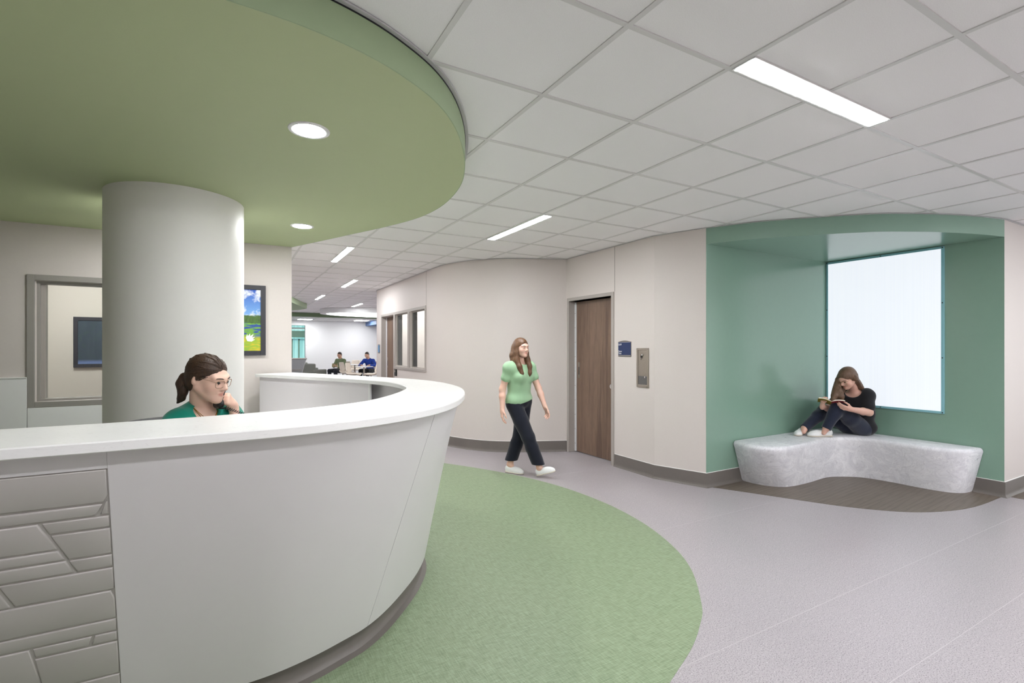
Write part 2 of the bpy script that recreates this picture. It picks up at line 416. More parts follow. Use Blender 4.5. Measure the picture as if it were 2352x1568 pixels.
for k, (vis, d, x0, y0) in enumerate(cells):
    if vis and d < 17.5 and k < 290:
        if tile_me is None:
            t = MB().box(g, GS-g, g, GS-g, 0, .018).build('ceiling_tile', M['tile'], ceil, bevel=.002, segs=1); tile_me = t.data
            t.location = (x0, y0, CEIL+.004); first = t
        else:
            t = first.copy(); COL.objects.link(t); t.parent = ceil; t.location = (x0, y0, CEIL+.004)
    else: rest.box(x0+g, x0+GS-g, y0+g, y0+GS-g, CEIL+.004, CEIL+.022)
r_ = rest.build('ceiling_tiles_beyond', M['tile'], ceil); r_['kind'] = 'stuff'
xs = sorted({round(c[2], 4) for c in cells}); ys = sorted({round(c[3], 4) for c in cells})
for x in xs:
    yy = [c[3] for c in cells if abs(c[2]-x) < .01 or abs(c[2]+GS-x) < .01]
    MB().box(x-.012, x+.012, min(yy), max(yy)+GS, CEIL-.001, CEIL+.006).build('grid_bar', M['grid'], ceil)
for y in ys:
    xx = [c[2] for c in cells if abs(c[3]-y) < .01 or abs(c[3]+GS-y) < .01]
    MB().box(min(xx), max(xx)+GS, y-.012, y+.012, CEIL-.0008, CEIL+.0062).build('grid_bar', M['grid'], ceil)
# edge angle where the ceiling meets walls
for nm, P in (('trim_1', [(2.81,10.93),(2.81,7.6)]+[tuple(p) for p in CURVE[2::2]]+[(4.185,4.05),(4.385,3.515)]), ('trim_2', [tuple(p) for p in HDR]+[(12,1.845)])):
    P = np.array(P); n = -normals(P)
    struct(MB().ribbon(P, n, [(0,CEIL-.003),(.02,CEIL-.003),(.02,CEIL),(0,CEIL)]).build(nm, M['trim_grey'], fixn=True))
# green soffit over the nurse station
sp = [tuple(p) for p in DC]+[(-3,5.96)]
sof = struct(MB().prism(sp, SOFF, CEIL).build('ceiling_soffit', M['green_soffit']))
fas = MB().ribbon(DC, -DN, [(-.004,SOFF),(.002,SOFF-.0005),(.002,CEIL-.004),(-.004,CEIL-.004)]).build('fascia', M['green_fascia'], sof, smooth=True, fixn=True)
MB().ribbon(DC, -DN, [(.0,CEIL-.012),(.004,CEIL-.012),(.004,CEIL-.003),(0,CEIL-.003)]).build('reveal', M['black'], sof, fixn=True)
MB().ribbon(DC, -DN, [(.002,CEIL-.006),(.022,CEIL-.006),(.022,CEIL+.001),(.002,CEIL+.001)]).build('edge_trim', M['trim_grey'], sof, smooth=True, fixn=True)
# distant soffits and bulkheads
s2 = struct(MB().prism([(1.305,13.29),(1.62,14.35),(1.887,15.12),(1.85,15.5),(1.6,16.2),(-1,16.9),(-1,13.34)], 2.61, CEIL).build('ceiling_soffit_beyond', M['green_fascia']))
struct(MB().box(-4, 9, 19.0, 19.35, 2.61, CEIL).build('ceiling_beam', M['green_dark']))
dr = struct(MB().lathe([(0,2.60),(1,2.60),(1,CEIL),(0,CEIL)], 48, (4.62,16.95,0), 2.1, 1.35).build('ceiling_oval', M['wall_white'], smooth=True, weld=True))
MB().lathe([(0,2.597),(1,2.597),(1,2.600),(0,2.600)], 48, (4.62,16.95,0), 1.9, 1.18).build('light_panel', emit('oval light panel', (1,1,1), 3.8), dr, weld=True)
struct(MB().box(5.75, 9, 22.4, 24.5, 2.55, CEIL).build('ceiling_bulkhead', M['blue'], bevel=.004))

# ------------------------------------------------------------------ column
col_ = MB().lathe([(.447,0),(.447,SOFF)], 96, (-.36,4.506,0)).build('column', M['column'], smooth=True)
struct(col_)
# ------------------------------------------------------------------ light fixtures
def linear(label, x0, x1, y0, y1, group='recessed linear lights in the ceiling grid'):
    t = thing('linear_light', label, 'light', ((x0+x1)/2, (y0+y1)/2, CEIL), 0, group)
    hx, hy = (x1-x0)/2, (y1-y0)/2; e = .012
    m = MB()
    for b in ((-hx,hx,-hy,-hy+e),(-hx,hx,hy-e,hy),(-hx,-hx+e,-hy+e,hy-e),(hx-e,hx,-hy+e,hy-e)): m.box(b[0],b[1],b[2],b[3],-.006,.004)
    m.build('rim', M['grid'], t)
    MB().box(-hx+e,hx-e,-hy+e,hy-e,-.0078,.003).build('diffuser', M['diffuser'], t)
    return t
linear('long bright linear ceiling light nearest the camera, upper right', 1.986, 3.181, 1.338, 1.452)
linear('bright linear ceiling light above the walking woman', 2.588, 2.694, 3.908, 5.103)
linear('linear ceiling light beside the tip of the green soffit', 1.262, 1.360, 6.346, 7.541)
linear('linear ceiling light in the corridor, second in line past the soffit', 1.972, 2.070, 9.394, 10.589)
linear('short-looking linear light in the corridor beside the distant green soffit', 1.885, 1.972, 12.44, 13.64)
linear('farthest linear light in the corridor above the white oval', 3.193, 3.285, 14.27, 15.47)
linear('added unseen linear ceiling light behind the camera over the lobby', 3.803, 3.917, -1.58, -.38)  # added out of view, only to light the room
linear('added unseen linear ceiling light in the lobby right of the view', 6.25, 7.45, .11, .21)  # added out of view to brighten the bench and alcove
linear('added linear ceiling light over the lobby seating outside the view', 4.42, 5.62, -.49, -.38)  # added out of view to light the right wall and bench front
linear('added linear ceiling light over the front of the desk outside the view', -.46, .74, .12, .23)  # added out of view to light the desk front and column
for x, y, lb in ((2.85, 23.5, 'square lit ceiling panel above the far teal window'), (5.25, 23.2, 'square lit ceiling panel above the man in blue')):
    t = thing('ceiling_panel_light', lb, 'light', (x, y, CEIL), 0, 'square panel lights in the far lounge')
    MB().box(-.31,.31,-.31,.31,-.004,.004).build('rim', M['grid'], t)
    MB().box(-.28,.28,-.28,.28,-.007,.003).build('diffuser', M['panel_diffuser'], t)
for x, y, lb in ((0.2, 21.5, 'left of the teal window'), (7.6, 21.2, 'right of the blue bulkhead'), (7.5, 13.5, 'behind the corridor corner'), (1.0, 18.0, 'behind the distant green soffit')):  # unseen panels added to brighten the lounge
    t = thing('ceiling_panel_light', 'added unseen square lit ceiling panel in the far lounge '+lb, 'light', (x, y, CEIL), 0, 'added panel lights out of sight')
    MB().box(-.31,.31,-.31,.31,-.004,.004).build('rim', M['grid'], t)
    MB().box(-.28,.28,-.28,.28,-.007,.003).build('diffuser', M['panel_diffuser'], t)
for x, y, lb in ((-1.6, 7.1, 'the window behind the desk'), (3.9, 8.6, 'the corridor windows'), (3.6, 10.0, 'the corridor door')):  # unseen panels added to light the rooms behind the glass
    t = thing('ceiling_panel_light', 'added unseen square lit ceiling panel in the room behind '+lb, 'light', (x, y, CEIL), 0, 'added panel lights in the side rooms')
    MB().box(-.31,.31,-.31,.31,-.004,.004).build('rim', M['grid'], t)
    MB().box(-.28,.28,-.28,.28,-.007,.003).build('diffuser', M['panel_diffuser'], t)
for x, y, lb in ((.349, 2.712, 'large round downlight in the green soffit above the receptionist'), (.567, 4.877, 'smaller-looking round downlight in the green soffit near the framed photograph'), (-.70, 4.98, 'added round downlight hidden behind the white column')):  # the last one is added unseen to brighten the left wall
    t = thing('downlight', lb, 'light', (x, y, SOFF), 0, 'round downlights in the soffit')
    MB().lathe([(.080,-.0045),(.088,-.007),(.100,-.004),(.102,0),(.080,0)], 48).build('rim', M['panel_white'], t, smooth=True)
    MB().lathe([(0,-.004),(.081,-.004),(.081,0),(0,0)], 48).build('lens', M['down'], t, weld=True)

# ------------------------------------------------------------------ nurse station desk
def cidx(s): return int(round(s/.02))
_g = np.arange(-1, 10.5, .01); _d = np.interp(_g, [0,3.6,4.3,4.7,5.0,9], [.45,.45,.365,.29,.245,.25]); _k = np.hanning(71); _k /= _k.sum()
_d = np.convolve(np.pad(_d, 35, mode='edge'), _k, mode='valid')
def d1(s): return np.interp(s, _g, _d)
def din(s): return np.interp(s, [0,2.6,3.2,3.6,4.6,5.2,6.6,7.4,8.4], [.44,.44,.50,.50,.42,.355,.345,.37,.43])
E0, EB = .045, (1.172, .11)
def body_pt(s, z, out=0.0):
    k = s/.02; k = min(max(k, 0), len(DC)-1.001); i = int(k); f = k-i
    c = DC[i]*(1-f)+DC[i+1]*f; n = DN[i]*(1-f)+DN[i+1]*f; n = n/np.hypot(*n)
    d = E0+(d1(s)-E0)*(EB[0]-z)/(EB[0]-EB[1])-out
    return (c[0]+n[0]*d, c[1]+n[1]*d, z-out*.35)
desk = thing('reception_desk', 'curved white and grey reception desk with leaning front and white quartz top', 'desk', (0, 0, 0))
SEND = (len(DC)-1)*.02
# quartz top
top = MB(); n = len(DC); vs = []; fs = []
prof = []
for i in range(n):
    s = i*.02; di = din(s)
    for o_, z_ in ((.003,1.172),(0,1.175),(0,1.201),(.004,1.205),(di-.004,1.205),(di,1.201),(di,1.175),(di-.003,1.172)):
        vs.append((DC[i][0]+DN[i][0]*o_, DC[i][1]+DN[i][1]*o_, z_))
for i in range(n-1):
    for j in range(8): fs.append((i*8+j, (i+1)*8+j, (i+1)*8+(j+1)%8, i*8+(j+1)%8))
fs += [tuple(range(8)), tuple((n-1)*8+j for j in range(7,-1,-1))]
top.add(vs, fs).build('counter_top', M['quartz'], desk, smooth=True, fixn=True, angle=30)
# leaning front, in panels with thin joints; relief recess between s = 1.2 and 2.66
def edge_s(z): return 2.6705-.0191*(1.116-z)          # slanting right edge of the relief panel
def front_panel(s0, s1, z1, z0, name='front_panel', mat='body', out=0, el=0, er=0):
    m = MB(); zz = np.linspace(z1, z0, 8); k = len(zz); q = max(2, int((s1-s0)/.04)+1); ss = range(q)
    vs = []
    for i in ss:
        for z in zz:
            a_ = edge_s(z)+el if el else s0; b_ = edge_s(z)+er if er else s1
            vs.append(body_pt(a_+(b_-a_)*i/(q-1), z, out))
    fs = [(i*k+j, i*k+j+1, (i+1)*k+j+1, (i+1)*k+j) for i in range(len(ss)-1) for j in range(k-1)]
    o = m.add(vs, fs).build(name, M[mat], desk, smooth=True)
    md = o.modifiers.new('thick', 'SOLIDIFY'); md.thickness = .018; md.offset = 0
    es = o.modifiers.new('split', 'EDGE_SPLIT'); es.split_angle = math.radians(30)
    return o
front_panel(0, 1.197, 1.172, .11)
front_panel(1.2, 2.668, 1.172, 1.118, er=.0006)
front_panel(1.2, 2.66, .203, .11, er=.0006)
front_panel(2.672, 3.947, 1.172, .11, el=.0012)
front_panel(3.951, 5.6, 1.172, .11)
front_panel(5.604, SEND-.05, 1.172, .11)
back = front_panel(1.2, 2.67, 1.118, .203, 'relief_panel', 'groove', -.0045, er=.0003)
PIECES = [
 [(2.05,1.113),(2.667,1.113),(2.666,1.029),(2.655,1.006),(2.05,1.006)],
 [(2.05,.998),(2.65,.998),(2.633,.964),(2.05,.964)],
 [(2.664,1.010),(2.664,.964),(2.643,.964)],
 [(2.508,.956),(2.664,.956),(2.664,.920),(2.520,.920)],
 [(2.05,.956),(2.497,.956),(2.532,.866),(2.05,.866)],
 [(2.524,.912),(2.664,.912),(2.663,.824),(2.555,.824)],
 [(2.05,.858),(2.535,.858),(2.546,.826),(2.05,.826)],
 [(2.558,.816),(2.663,.816),(2.662,.775),(2.572,.775)],
 [(2.05,.818),(2.549,.818),(2.563,.775),(2.05,.775)],
 [(2.392,.767),(2.662,.767),(2.661,.688),(2.418,.688)],
 [(2.05,.767),(2.381,.767),(2.407,.688),(2.05,.688)],
 [(2.05,.680),(2.651,.680),(2.660,.655),(2.659,.574),(2.05,.574)],
 [(2.05,.566),(2.658,.566),(2.657,.522),(2.05,.522)],
 [(2.442,.514),(2.589,.514),(2.577,.481),(2.444,.481)],
 [(2.598,.514),(2.657,.514),(2.656,.481),(2.587,.481)],
 [(2.05,.514),(2.433,.514),(2.447,.374),(2.05,.374)],
 [(2.443,.472),(2.656,.472),(2.654,.340),(2.450,.340)],
 [(2.453,.331),(2.654,.331),(2.651,.212),(2.467,.212)],
 [(2.05,.365),(2.448,.365),(2.461,.212),(2.05,.212)],
 [(1.25,1.113),(2.042,1.113),(2.042,.918),(1.31,.918)],
 [(1.25,.909),(2.042,.909),(2.042,.688),(1.25,.688)],
 [(1.25,.680),(2.042,.680),(2.042,.374),(1.30,.374)],
 [(1.25,.365),(2.042,.365),(2.042,.212),(1.25,.212)]]
for pc in PIECES:
    n = len(pc); m = MB(); c = np.mean(pc, 0)
    loops = []
    for ins, out in ((0,-.006),(.0,-.003),(.0015,-.0007),(.004,0.0)):
        lp = []
        for p in pc:
            q = np.array(p); d = c-q; L = np.hypot(*d); q = q+np.sign(d)*np.minimum(np.abs(d), ins)
            lp.append(q)
        # subdivide long edges so the piece follows the curved front
        sub = []
        for i in range(n):
            a_, b_ = lp[i], lp[(i+1)%n]; kk = max(1, int(np.hypot(*(np.array(pc[(i+1)%n])-np.array(pc[i])))/.12))
            for q in range(kk): sub.append(a_+(b_-a_)*q/kk)
        loops.append([body_pt(p[0], p[1], out+.0085) for p in sub])
    k = len(loops[0]); vs = [p for l in loops for p in l]
    fs = [(r*k+i, r*k+(i+1)%k, (r+1)*k+(i+1)%k, (r+1)*k+i) for r in range(3) for i in range(k)]+[tuple(3*k+i for i in range(k))]
    m.add(vs, fs).build('tile', M['relief'], back, smooth=True, fixn=True, angle=50)
# recessed base with cove toe
ss = np.arange(0, SEND-.04, .02); m = MB(); vs = []; prof = [(.040,.115),(.040,.035),(.036,.022),(.026,.010),(.002,.003),(-.004,.0018)]
for s in ss:
    i = cidx(s); dd = d1(s)
    for o_, z_ in prof+[(.09,.0018),(.09,.115)]:
        vs.append((DC[i][0]+DN[i][0]*(dd+o_-.012), DC[i][1]+DN[i][1]*(dd+o_-.012), z_))
k = 8; fs = [(i*k+j, (i+1)*k+j, (i+1)*k+(j+1)%k, i*k+(j+1)%k) for i in range(len(ss)-1) for j in range(k)]
fs += [tuple(range(k)), tuple((len(ss)-1)*k+j for j in range(k-1,-1,-1))]
m.add(vs, fs).build('toe_base', M['base'], desk, smooth=True, fixn=True, angle=30)
# inner panels above the worktop, staff side of the far run
def inner_panel(s0, s1, mat, off=.035, z0=.765, z1=1.172, name='inner_panel'):
    m = MB(); vs = []; ss = np.linspace(s0, s1, max(2, int((s1-s0)/.06)))
    for s in ss:
        i = min(cidx(s), len(DC)-1); d = din(s)-off
        for o_, z_ in ((d,z0),(d,z1),(d-.018,z1),(d-.018,z0)): vs.append((DC[i][0]+DN[i][0]*o_, DC[i][1]+DN[i][1]*o_, z_))
    fs = [(i*4+j, (i+1)*4+j, (i+1)*4+(j+1)%4, i*4+(j+1)%4) for i in range(len(ss)-1) for j in range(4)]
    fs += [(0,1,2,3), tuple((len(ss)-1)*4+j for j in (3,2,1,0))]
    return m.add(vs, fs).build(name, M[mat], desk, fixn=True, smooth=True)
inner_panel(6.30, 6.62, 'body'); inner_panel(6.624, SEND-.03, 'body'); inner_panel(6.27, 6.295, 'panel_white', .030)
inner_panel(1.0, 5.2, 'body', .12)
inner_panel(5.2, 6.7, 'body', .12)
def worktop(s0, s1, o0, o1):
    m = MB(); vs = []; ss = np.linspace(s0, s1, max(2, int((s1-s0)/.06)))
    for s in ss:
        i = min(cidx(s), len(DC)-1)
        for o_, z_ in ((o0,.735),(o0,.765),(o1,.765),(o1,.735)): vs.append((DC[i][0]+DN[i][0]*o_, DC[i][1]+DN[i][1]*o_, z_))
    fs = [(i*4+j, (i+1)*4+j, (i+1)*4+(j+1)%4, i*4+(j+1)%4) for i in range(len(ss)-1) for j in range(4)]
    fs += [(0,1,2,3), tuple((len(ss)-1)*4+j for j in (3,2,1,0))]
    m.add(vs, fs).build('worktop', M['quartz'], desk, fixn=True)
worktop(1.0, 4.1, .30, .74); worktop(4.12, 6.25, .21, .52); worktop(6.27, SEND-.04, .30, .95)

# ------------------------------------------------------------------ bench
TOP = [(4.815,3.500),(4.77,3.28),(4.80,3.12),(4.93,3.03),(5.24,3.015),(5.67,3.07),(5.96,3.085),(6.15,3.0),(6.245,2.83),(6.255,2.58),(6.26,2.345),(6.33,2.16),(6.43,2.06),(6.662,2.0)]
BOT = [(4.962,3.500),(4.97,3.33),(5.04,3.18),(5.19,3.10),(5.52,3.09),(5.91,3.115),(6.09,3.06),(6.27,2.92),(6.335,2.66),(6.345,2.40),(6.39,2.20),(6.48,2.11),(6.57,2.09),(6.662,2.085)]
N_ = 90; tc, bc = resamp(crom(TOP, 16), n=N_), resamp(crom(BOT, 16), n=N_)
nt = normals(tc)
rings = []
for f in (0, .25, .5, .75, .9): 
    c = bc+(tc-bc)*f; rings.append((c, .425*f))
for o_, z_ in ((.0,.420),(.002,.434),(.007,.446),(.015,.455),(.026,.460)): rings.append((tc+nt*o_, z_))
vs = []; K = N_+1
for c, z_ in rings:
    vs += [(min(p[0],6.662), min(p[1],3.502), z_) for p in c]+[(6.662,3.502,z_)]
fs = [(r*K+i, r*K+(i+1)%K, (r+1)*K+(i+1)%K, (r+1)*K+i) for r in range(len(rings)-1) for i in range(K)]
fs += [tuple((len(rings)-1)*K+i for i in range(K)), tuple(range(K-1,-1,-1))]
bench = MB().add(vs, fs).build('bench', M['marble'], None, smooth=True, fixn=True, angle=50)
tag(bench, 'boomerang-shaped white marbled bench in the green alcove corner', 'bench')

# ------------------------------------------------------------------ alcove window of translucent panel
w1 = struct(MB().box(6.655,6.668,PB0+.024,PB1-.012,PZ0+.024,PZ1-.024).build('window_1', M['polycarb']))
fr = MB(); 
fr.box(6.650,6.672,PB0,PB0+.026,PZ0,PZ1); fr.build('window_frame', M['teal'], w1, bevel=.003)
MB().box(6.650,6.672,PB1-.022,PB1,PZ0,PZ1).build('window_frame', M['teal'], w1, bevel=.003)
MB().box(6.650,6.672,PB0+.026,PB1-.022,PZ0,PZ0+.026).build('window_frame', M['teal'], w1, bevel=.003)
MB().box(6.650,6.672,PB0+.026,PB1-.022,PZ1-.026,PZ1).build('window_frame', M['teal'], w1, bevel=.003)
MB().box(6.70,6.72,PB0,PB1,PZ0,PZ1).build('back_panel', M['panel_white'], w1)
for y, z in [(PB0+.013,z) for z in (.783,1.37,1.96,2.553)]+[(PB1-.011,z) for z in (.783,1.37,1.96,2.553)]+[(2.9,.783),(2.9,2.553)]:
    MB().tube([(6.650,y,z),(6.645,y,z)], .006, 10).build('bolt', M['black'], w1)

# ------------------------------------------------------------------ windows and doors
def frame_rect(m, axis, face, depth, u0, u1, z0, z1, wd, proud=.012):
    """rectangular frame on a wall; axis 0: wall at X=face, 1: wall at Y=face; sticks out by 'proud' to the viewer side"""
    for (a, b, c, d) in ((u0,u0+wd,z0,z1),(u1-wd,u1,z0,z1),(u0+wd,u1-wd,z1-wd,z1),(u0+wd,u1-wd,z0,z0+wd)):
        if d-c < 1e-6: continue
        if axis == 0: m.box(face-proud, face+depth, a, b, c, d)
        else: m.box(a, b, face-proud, face+depth, c, d)
    return m
# desk window
w2 = struct(frame_rect(MB(), 1, 5.96, .155, -1.605, -.265, .937, 2.14, .052, .02).build('window_2', M['frame_dark'], bevel=.003))
frame_rect(MB(), 1, 5.99, .10, WX0, WX1, WZ0, WZ1, .022, 0).build('stop', M['frame_dark'], w2, bevel=.002)
MB().box(WX0+.022,WX0+.05,6.02,6.10,WZ0+.02,WZ1-.02).build('hinge_strip', M['frame'], w2)
MB().box(WX0+.02,WX1-.02,6.035,6.041,WZ0+.02,WZ1-.02).build('pane', M['glass'], w2)
# corridor windows (one frame, two panes)
w3 = struct(frame_rect(MB(), 0, A1, TH1, 7.743, 9.555, 1.07, 2.18, .052, .014).build('window_3', M['frame'], bevel=.003))
MB().box(A1-.016,A1+TH1,8.575,8.70,1.122,2.128).build('mullion', M['frame'], w3, bevel=.003)
for y0, y1 in ((7.80,8.575),(8.70,9.50)):
    MB().box(A1+.03,A1+.036,y0,y1,1.122,2.128).build('pane', M['glass'], w3)
    frame_rect(MB(), 0, A1+.02, .03, y0, y1, 1.122, 2.128, .018, 0).build('stop', M['frame'], w3, bevel=.002)
    MB().box(A1+.045,A1+TH1,y1-.03,y1-.004,1.122,2.128).build('reveal', M['plate_grey'], w3)  # dark lining: shade inside the jamb put into its grey
# doors
def pull(parent, x, y, z, h=.22, dx=-1):
    m = MB(); m.box(x-.004,x,y-.019,y+.019,z-h/2,z+h/2); o = m.build('pull_plate', M['chrome' if False else 'steel'], parent, bevel=.003)
    MB().box(x-.0055,x-.0035,y-.008,y+.008,z-.065,z+.045).build('recess', M['black'], o, bevel=.002)
    return o
def door(name, face, y0, y1, leafdepth, hinge_far=True):
    """steel frame around opening y0..y1 (2.13 high) and a recessed veneered leaf"""
    f = MB(); wd = .046
    f.box(face-.014, face+.16, y0-wd, y0, 0, 2.181); f.box(face-.014, face+.16, y1, y1+wd, 0, 2.181); f.box(face-.014, face+.16, y0, y1, 2.135, 2.181)
    d = struct(f.build(name, M['frame'], bevel=.003))
    leaf = MB().box(face+leafdepth, face+leafdepth+.045, y0+.004, y1-.030, .012, 2.128).build('leaf', M['door'], d, bevel=.002)
    hs = MB().box(face+leafdepth-.016, face+leafdepth+.02, y1-.030, y1-.001, .012, 2.12).build('hinge_strip', M['alum'], d, bevel=.002)
    for k in range(10):
        z = .12+k*.205; MB().box(face+leafdepth-.0172, face+leafdepth-.0158, y1-.028, y1-.002, z, z+.004).build('hinge_joint', M['frame_dark'], hs)
    pull(leaf, face+leafdepth, y1-.085, 1.165)
    return d, leaf
d1_, leaf1 = door('door_1', A2, 4.766, 5.655, .104)
k = MB(); k.lathe([(.0,0),(.036,0),(.036,.012),(.022,.020),(.022,.045),(.030,.055),(.030,.070),(.0,.072)], 28)
kn = k.build('knob', M['chrome'], leaf1, smooth=True, weld=True); kn.rotation_euler = (0, -math.pi/2, 0); kn.location = (A2+.104, 4.815, .985)
lp = MB().box(A2+.100, A2+.104, 4.79, 4.84, .88, 1.09).build('lock_plate', M['chrome'], leaf1, bevel=.004)
d2_, leaf2 = door('door_2', A1, 9.602, 10.478, .10)
# framed far window, teal
def teal_view():
    t = NT('daylit courtyard glazing teal'); v = t.coords((1,1,1))
    sp = t.n.new('ShaderNodeSeparateXYZ'); t.link(v, sp.inputs[0])
    n = t.noise(t.coords((6,6,.4)), 2, 3)
    c = t.mix(t.ramp(n, [(.4,0),(.6,1)]), (.22,.50,.50), (.42,.72,.70))
    t.base((.2,.3,.3)); t.link(c, t.b.inputs['Emission Color']); t.b.inputs['Emission Strength'].default_value = .9; return t.m
w4 = struct(frame_rect(MB(), 1, 24.5, .12, 1.22, 3.06, .76, 2.60, .08, .02).build('window_4', M['panel_white'], bevel=.004))
MB().box(1.30,2.98,24.56,24.57,.84,2.52).build('pane', M['glass'], w4)
MB().box(.6,4.2,25.3,25.32,.3,3.0).build('outside_glazing', teal_view(), w4)
for z0, z1, mt in ((2.36,2.44,'panel_white'),(1.98,2.28,'green_wall'),(1.84,1.90,'teal')):
    MB().box(.8,3.9,25.1,25.2,z0,z1).build('outside_rail', M[mt], w4)
for x in (2.45, 2.75): MB().box(x,x+.06,25.1,25.18,.4,1.9).build('outside_post', M['green_wall'], w4)
for z in (1.05, 1.6, 2.15): MB().tube([(3.02,24.48,z),(3.02,24.475,z)], .012, 8).build('bolt', M['frame_dark'], w4)

# ------------------------------------------------------------------ wall plates
def text(s, size, mat, parent, loc, rot, extr=.0006, sx=1.0, spacing=1.0):
    c = bpy.data.curves.new('lettering', 'FONT'); c.body = s; c.size = size; c.extrude = extr; c.space_character = spacing; c.space_line = .95
    o = bpy.data.objects.new('lettering_tmp', c); COL.objects.link(o)
    dg = bpy.context.evaluated_depsgraph_get(); me = bpy.data.meshes.new_from_object(o.evaluated_get(dg)); bpy.data.objects.remove(o)
    q = bpy.data.objects.new('lettering', me); COL.objects.link(q); me.materials.clear(); me.materials.append(mat)
    q.parent = parent; q.location = loc; q.rotation_euler = rot; q.scale = (sx, 1, 1); return q
def room_sign(label, x, y, z, w_, h_, plate, words):
    t = thing('room_sign', label, 'sign', (x, y, z)); t.rotation_euler = (0, 0, -math.pi/2)   # local x runs along the wall to the right, local y out of wall is -y
    n = 10; arc = [(-w_/2+w_*i/n, h_/2-.010+.014*math.sin(math.pi*i/n)) for i in range(n+1)]
    poly = [(-w_/2,-h_/2),(w_/2,-h_/2)]+arc[::-1]
    m = MB(); m.prism(poly, 0, .006); o = m.build('backer', M['plate_grey'], t, bevel=.0015); o.rotation_euler = (math.pi/2, 0, 0)
    MB().box(-w_/2+.003,w_/2-.003,-.0085,-.006,-h_/2+.020,h_/2-.018).build('plate', M[plate], t, bevel=.0008)
    MB().box(-w_/2+.003,w_/2-.004,-.008,-.006,-h_/2+.012,-h_/2+.019).build('rail', M['chrome'], t)
    MB().box(-w_/2+.003,w_/2-.004,-.008,-.006,h_/2-.017,h_/2-.011).build('rail', M['chrome'], t)
    for s, lx, lz, sz in words: text(s, sz, M['white'], t, (lx, -.0088, lz), (math.pi/2, 0, 0), sx=.78)
    return t
room_sign('navy room sign with white lettering beside the wooden door', A2-.001, 4.529, 1.466, .222, .192, 'plate_navy', [('5.819',-.104,.042,.032),('Patient',-.104,-.040,.028),('Toilet',-.104,-.066,.028)])
room_sign('blue room sign by the far corridor door', A1-.001, 10.72, 1.456, .15, .19, 'plate_blue', [('5.820',-.066,.042,.03),('Office',-.066,-.05,.026)][:0])
# stainless cabinet recessed in the wall
cb = thing('key_cabinet', 'tall stainless steel wall cabinet with keys in its lock', 'cabinet', (A2, 4.228, 1.245)); cb.rotation_euler = (0, 0, -math.pi/2)
cw_, ch_ = .195, .459
m = MB(); f_ = .026
for b in ((-cw_/2,-cw_/2+f_,-ch_/2,ch_/2),(cw_/2-f_,cw_/2,-ch_/2,ch_/2),(-cw_/2+f_,cw_/2-f_,ch_/2-f_,ch_/2),(-cw_/2+f_,cw_/2-f_,-ch_/2,-ch_/2+f_)): m.box(b[0],b[1],-.010,0,b[2],b[3])
m.build('flange', M['steel'], cb, bevel=.003)
MB().box(-cw_/2+f_,cw_/2-f_,-.0035,-.001,-.095,ch_/2-f_).build('door_panel', M['steel'], cb, bevel=.0015)
MB().box(-cw_/2+f_,cw_/2-f_,-.002,-.001,-ch_/2+f_,-.098).build('pocket', M['plate_grey'], cb)
MB().box(-cw_/2+f_,cw_/2-f_,-.008,-.001,-ch_/2+f_,-ch_/2+f_+.008).build('pocket_lip', M['steel'], cb)
MB().box(.030,.045,-.010,-.001,-.118,-.098).build('latch', M['chrome'], cb, bevel=.001)
l_ = MB().tube([(0,-.003,.150),(0,-.016,.150)], .011, 16).build('lock', M['chrome'], cb, smooth=True)
kk = MB(); kk.box(-.026,-.006,-.014,-.011,.118,.142); kk.box(-.020,-.014,-.0135,-.0115,.092,.118); kk.build('key', M['black'], l_, bevel=.002)
for sx in (-1, 1):
    for sz in (-1, 1): MB().tube([(sx*(cw_/2-.011),-.010,sz*(ch_/2-.011)),(sx*(cw_/2-.011),-.0115,sz*(ch_/2-.011))], .004, 10).build('screw', M['chrome'], cb)
# black reader under the corridor window
rd = thing('card_reader', 'small black wall reader below the corridor window frame', 'card reader', (A1, 9.43, .995)); rd.rotation_euler = (0,0,-math.pi/2)
MB().box(-.045,.045,-.03,0,-.065,.065).build('housing', M['black'], rd, bevel=.008)
MB().box(-.020,.020,-.032,-.03,.01,.045).build('lens', M['frame'], rd, bevel=.001)
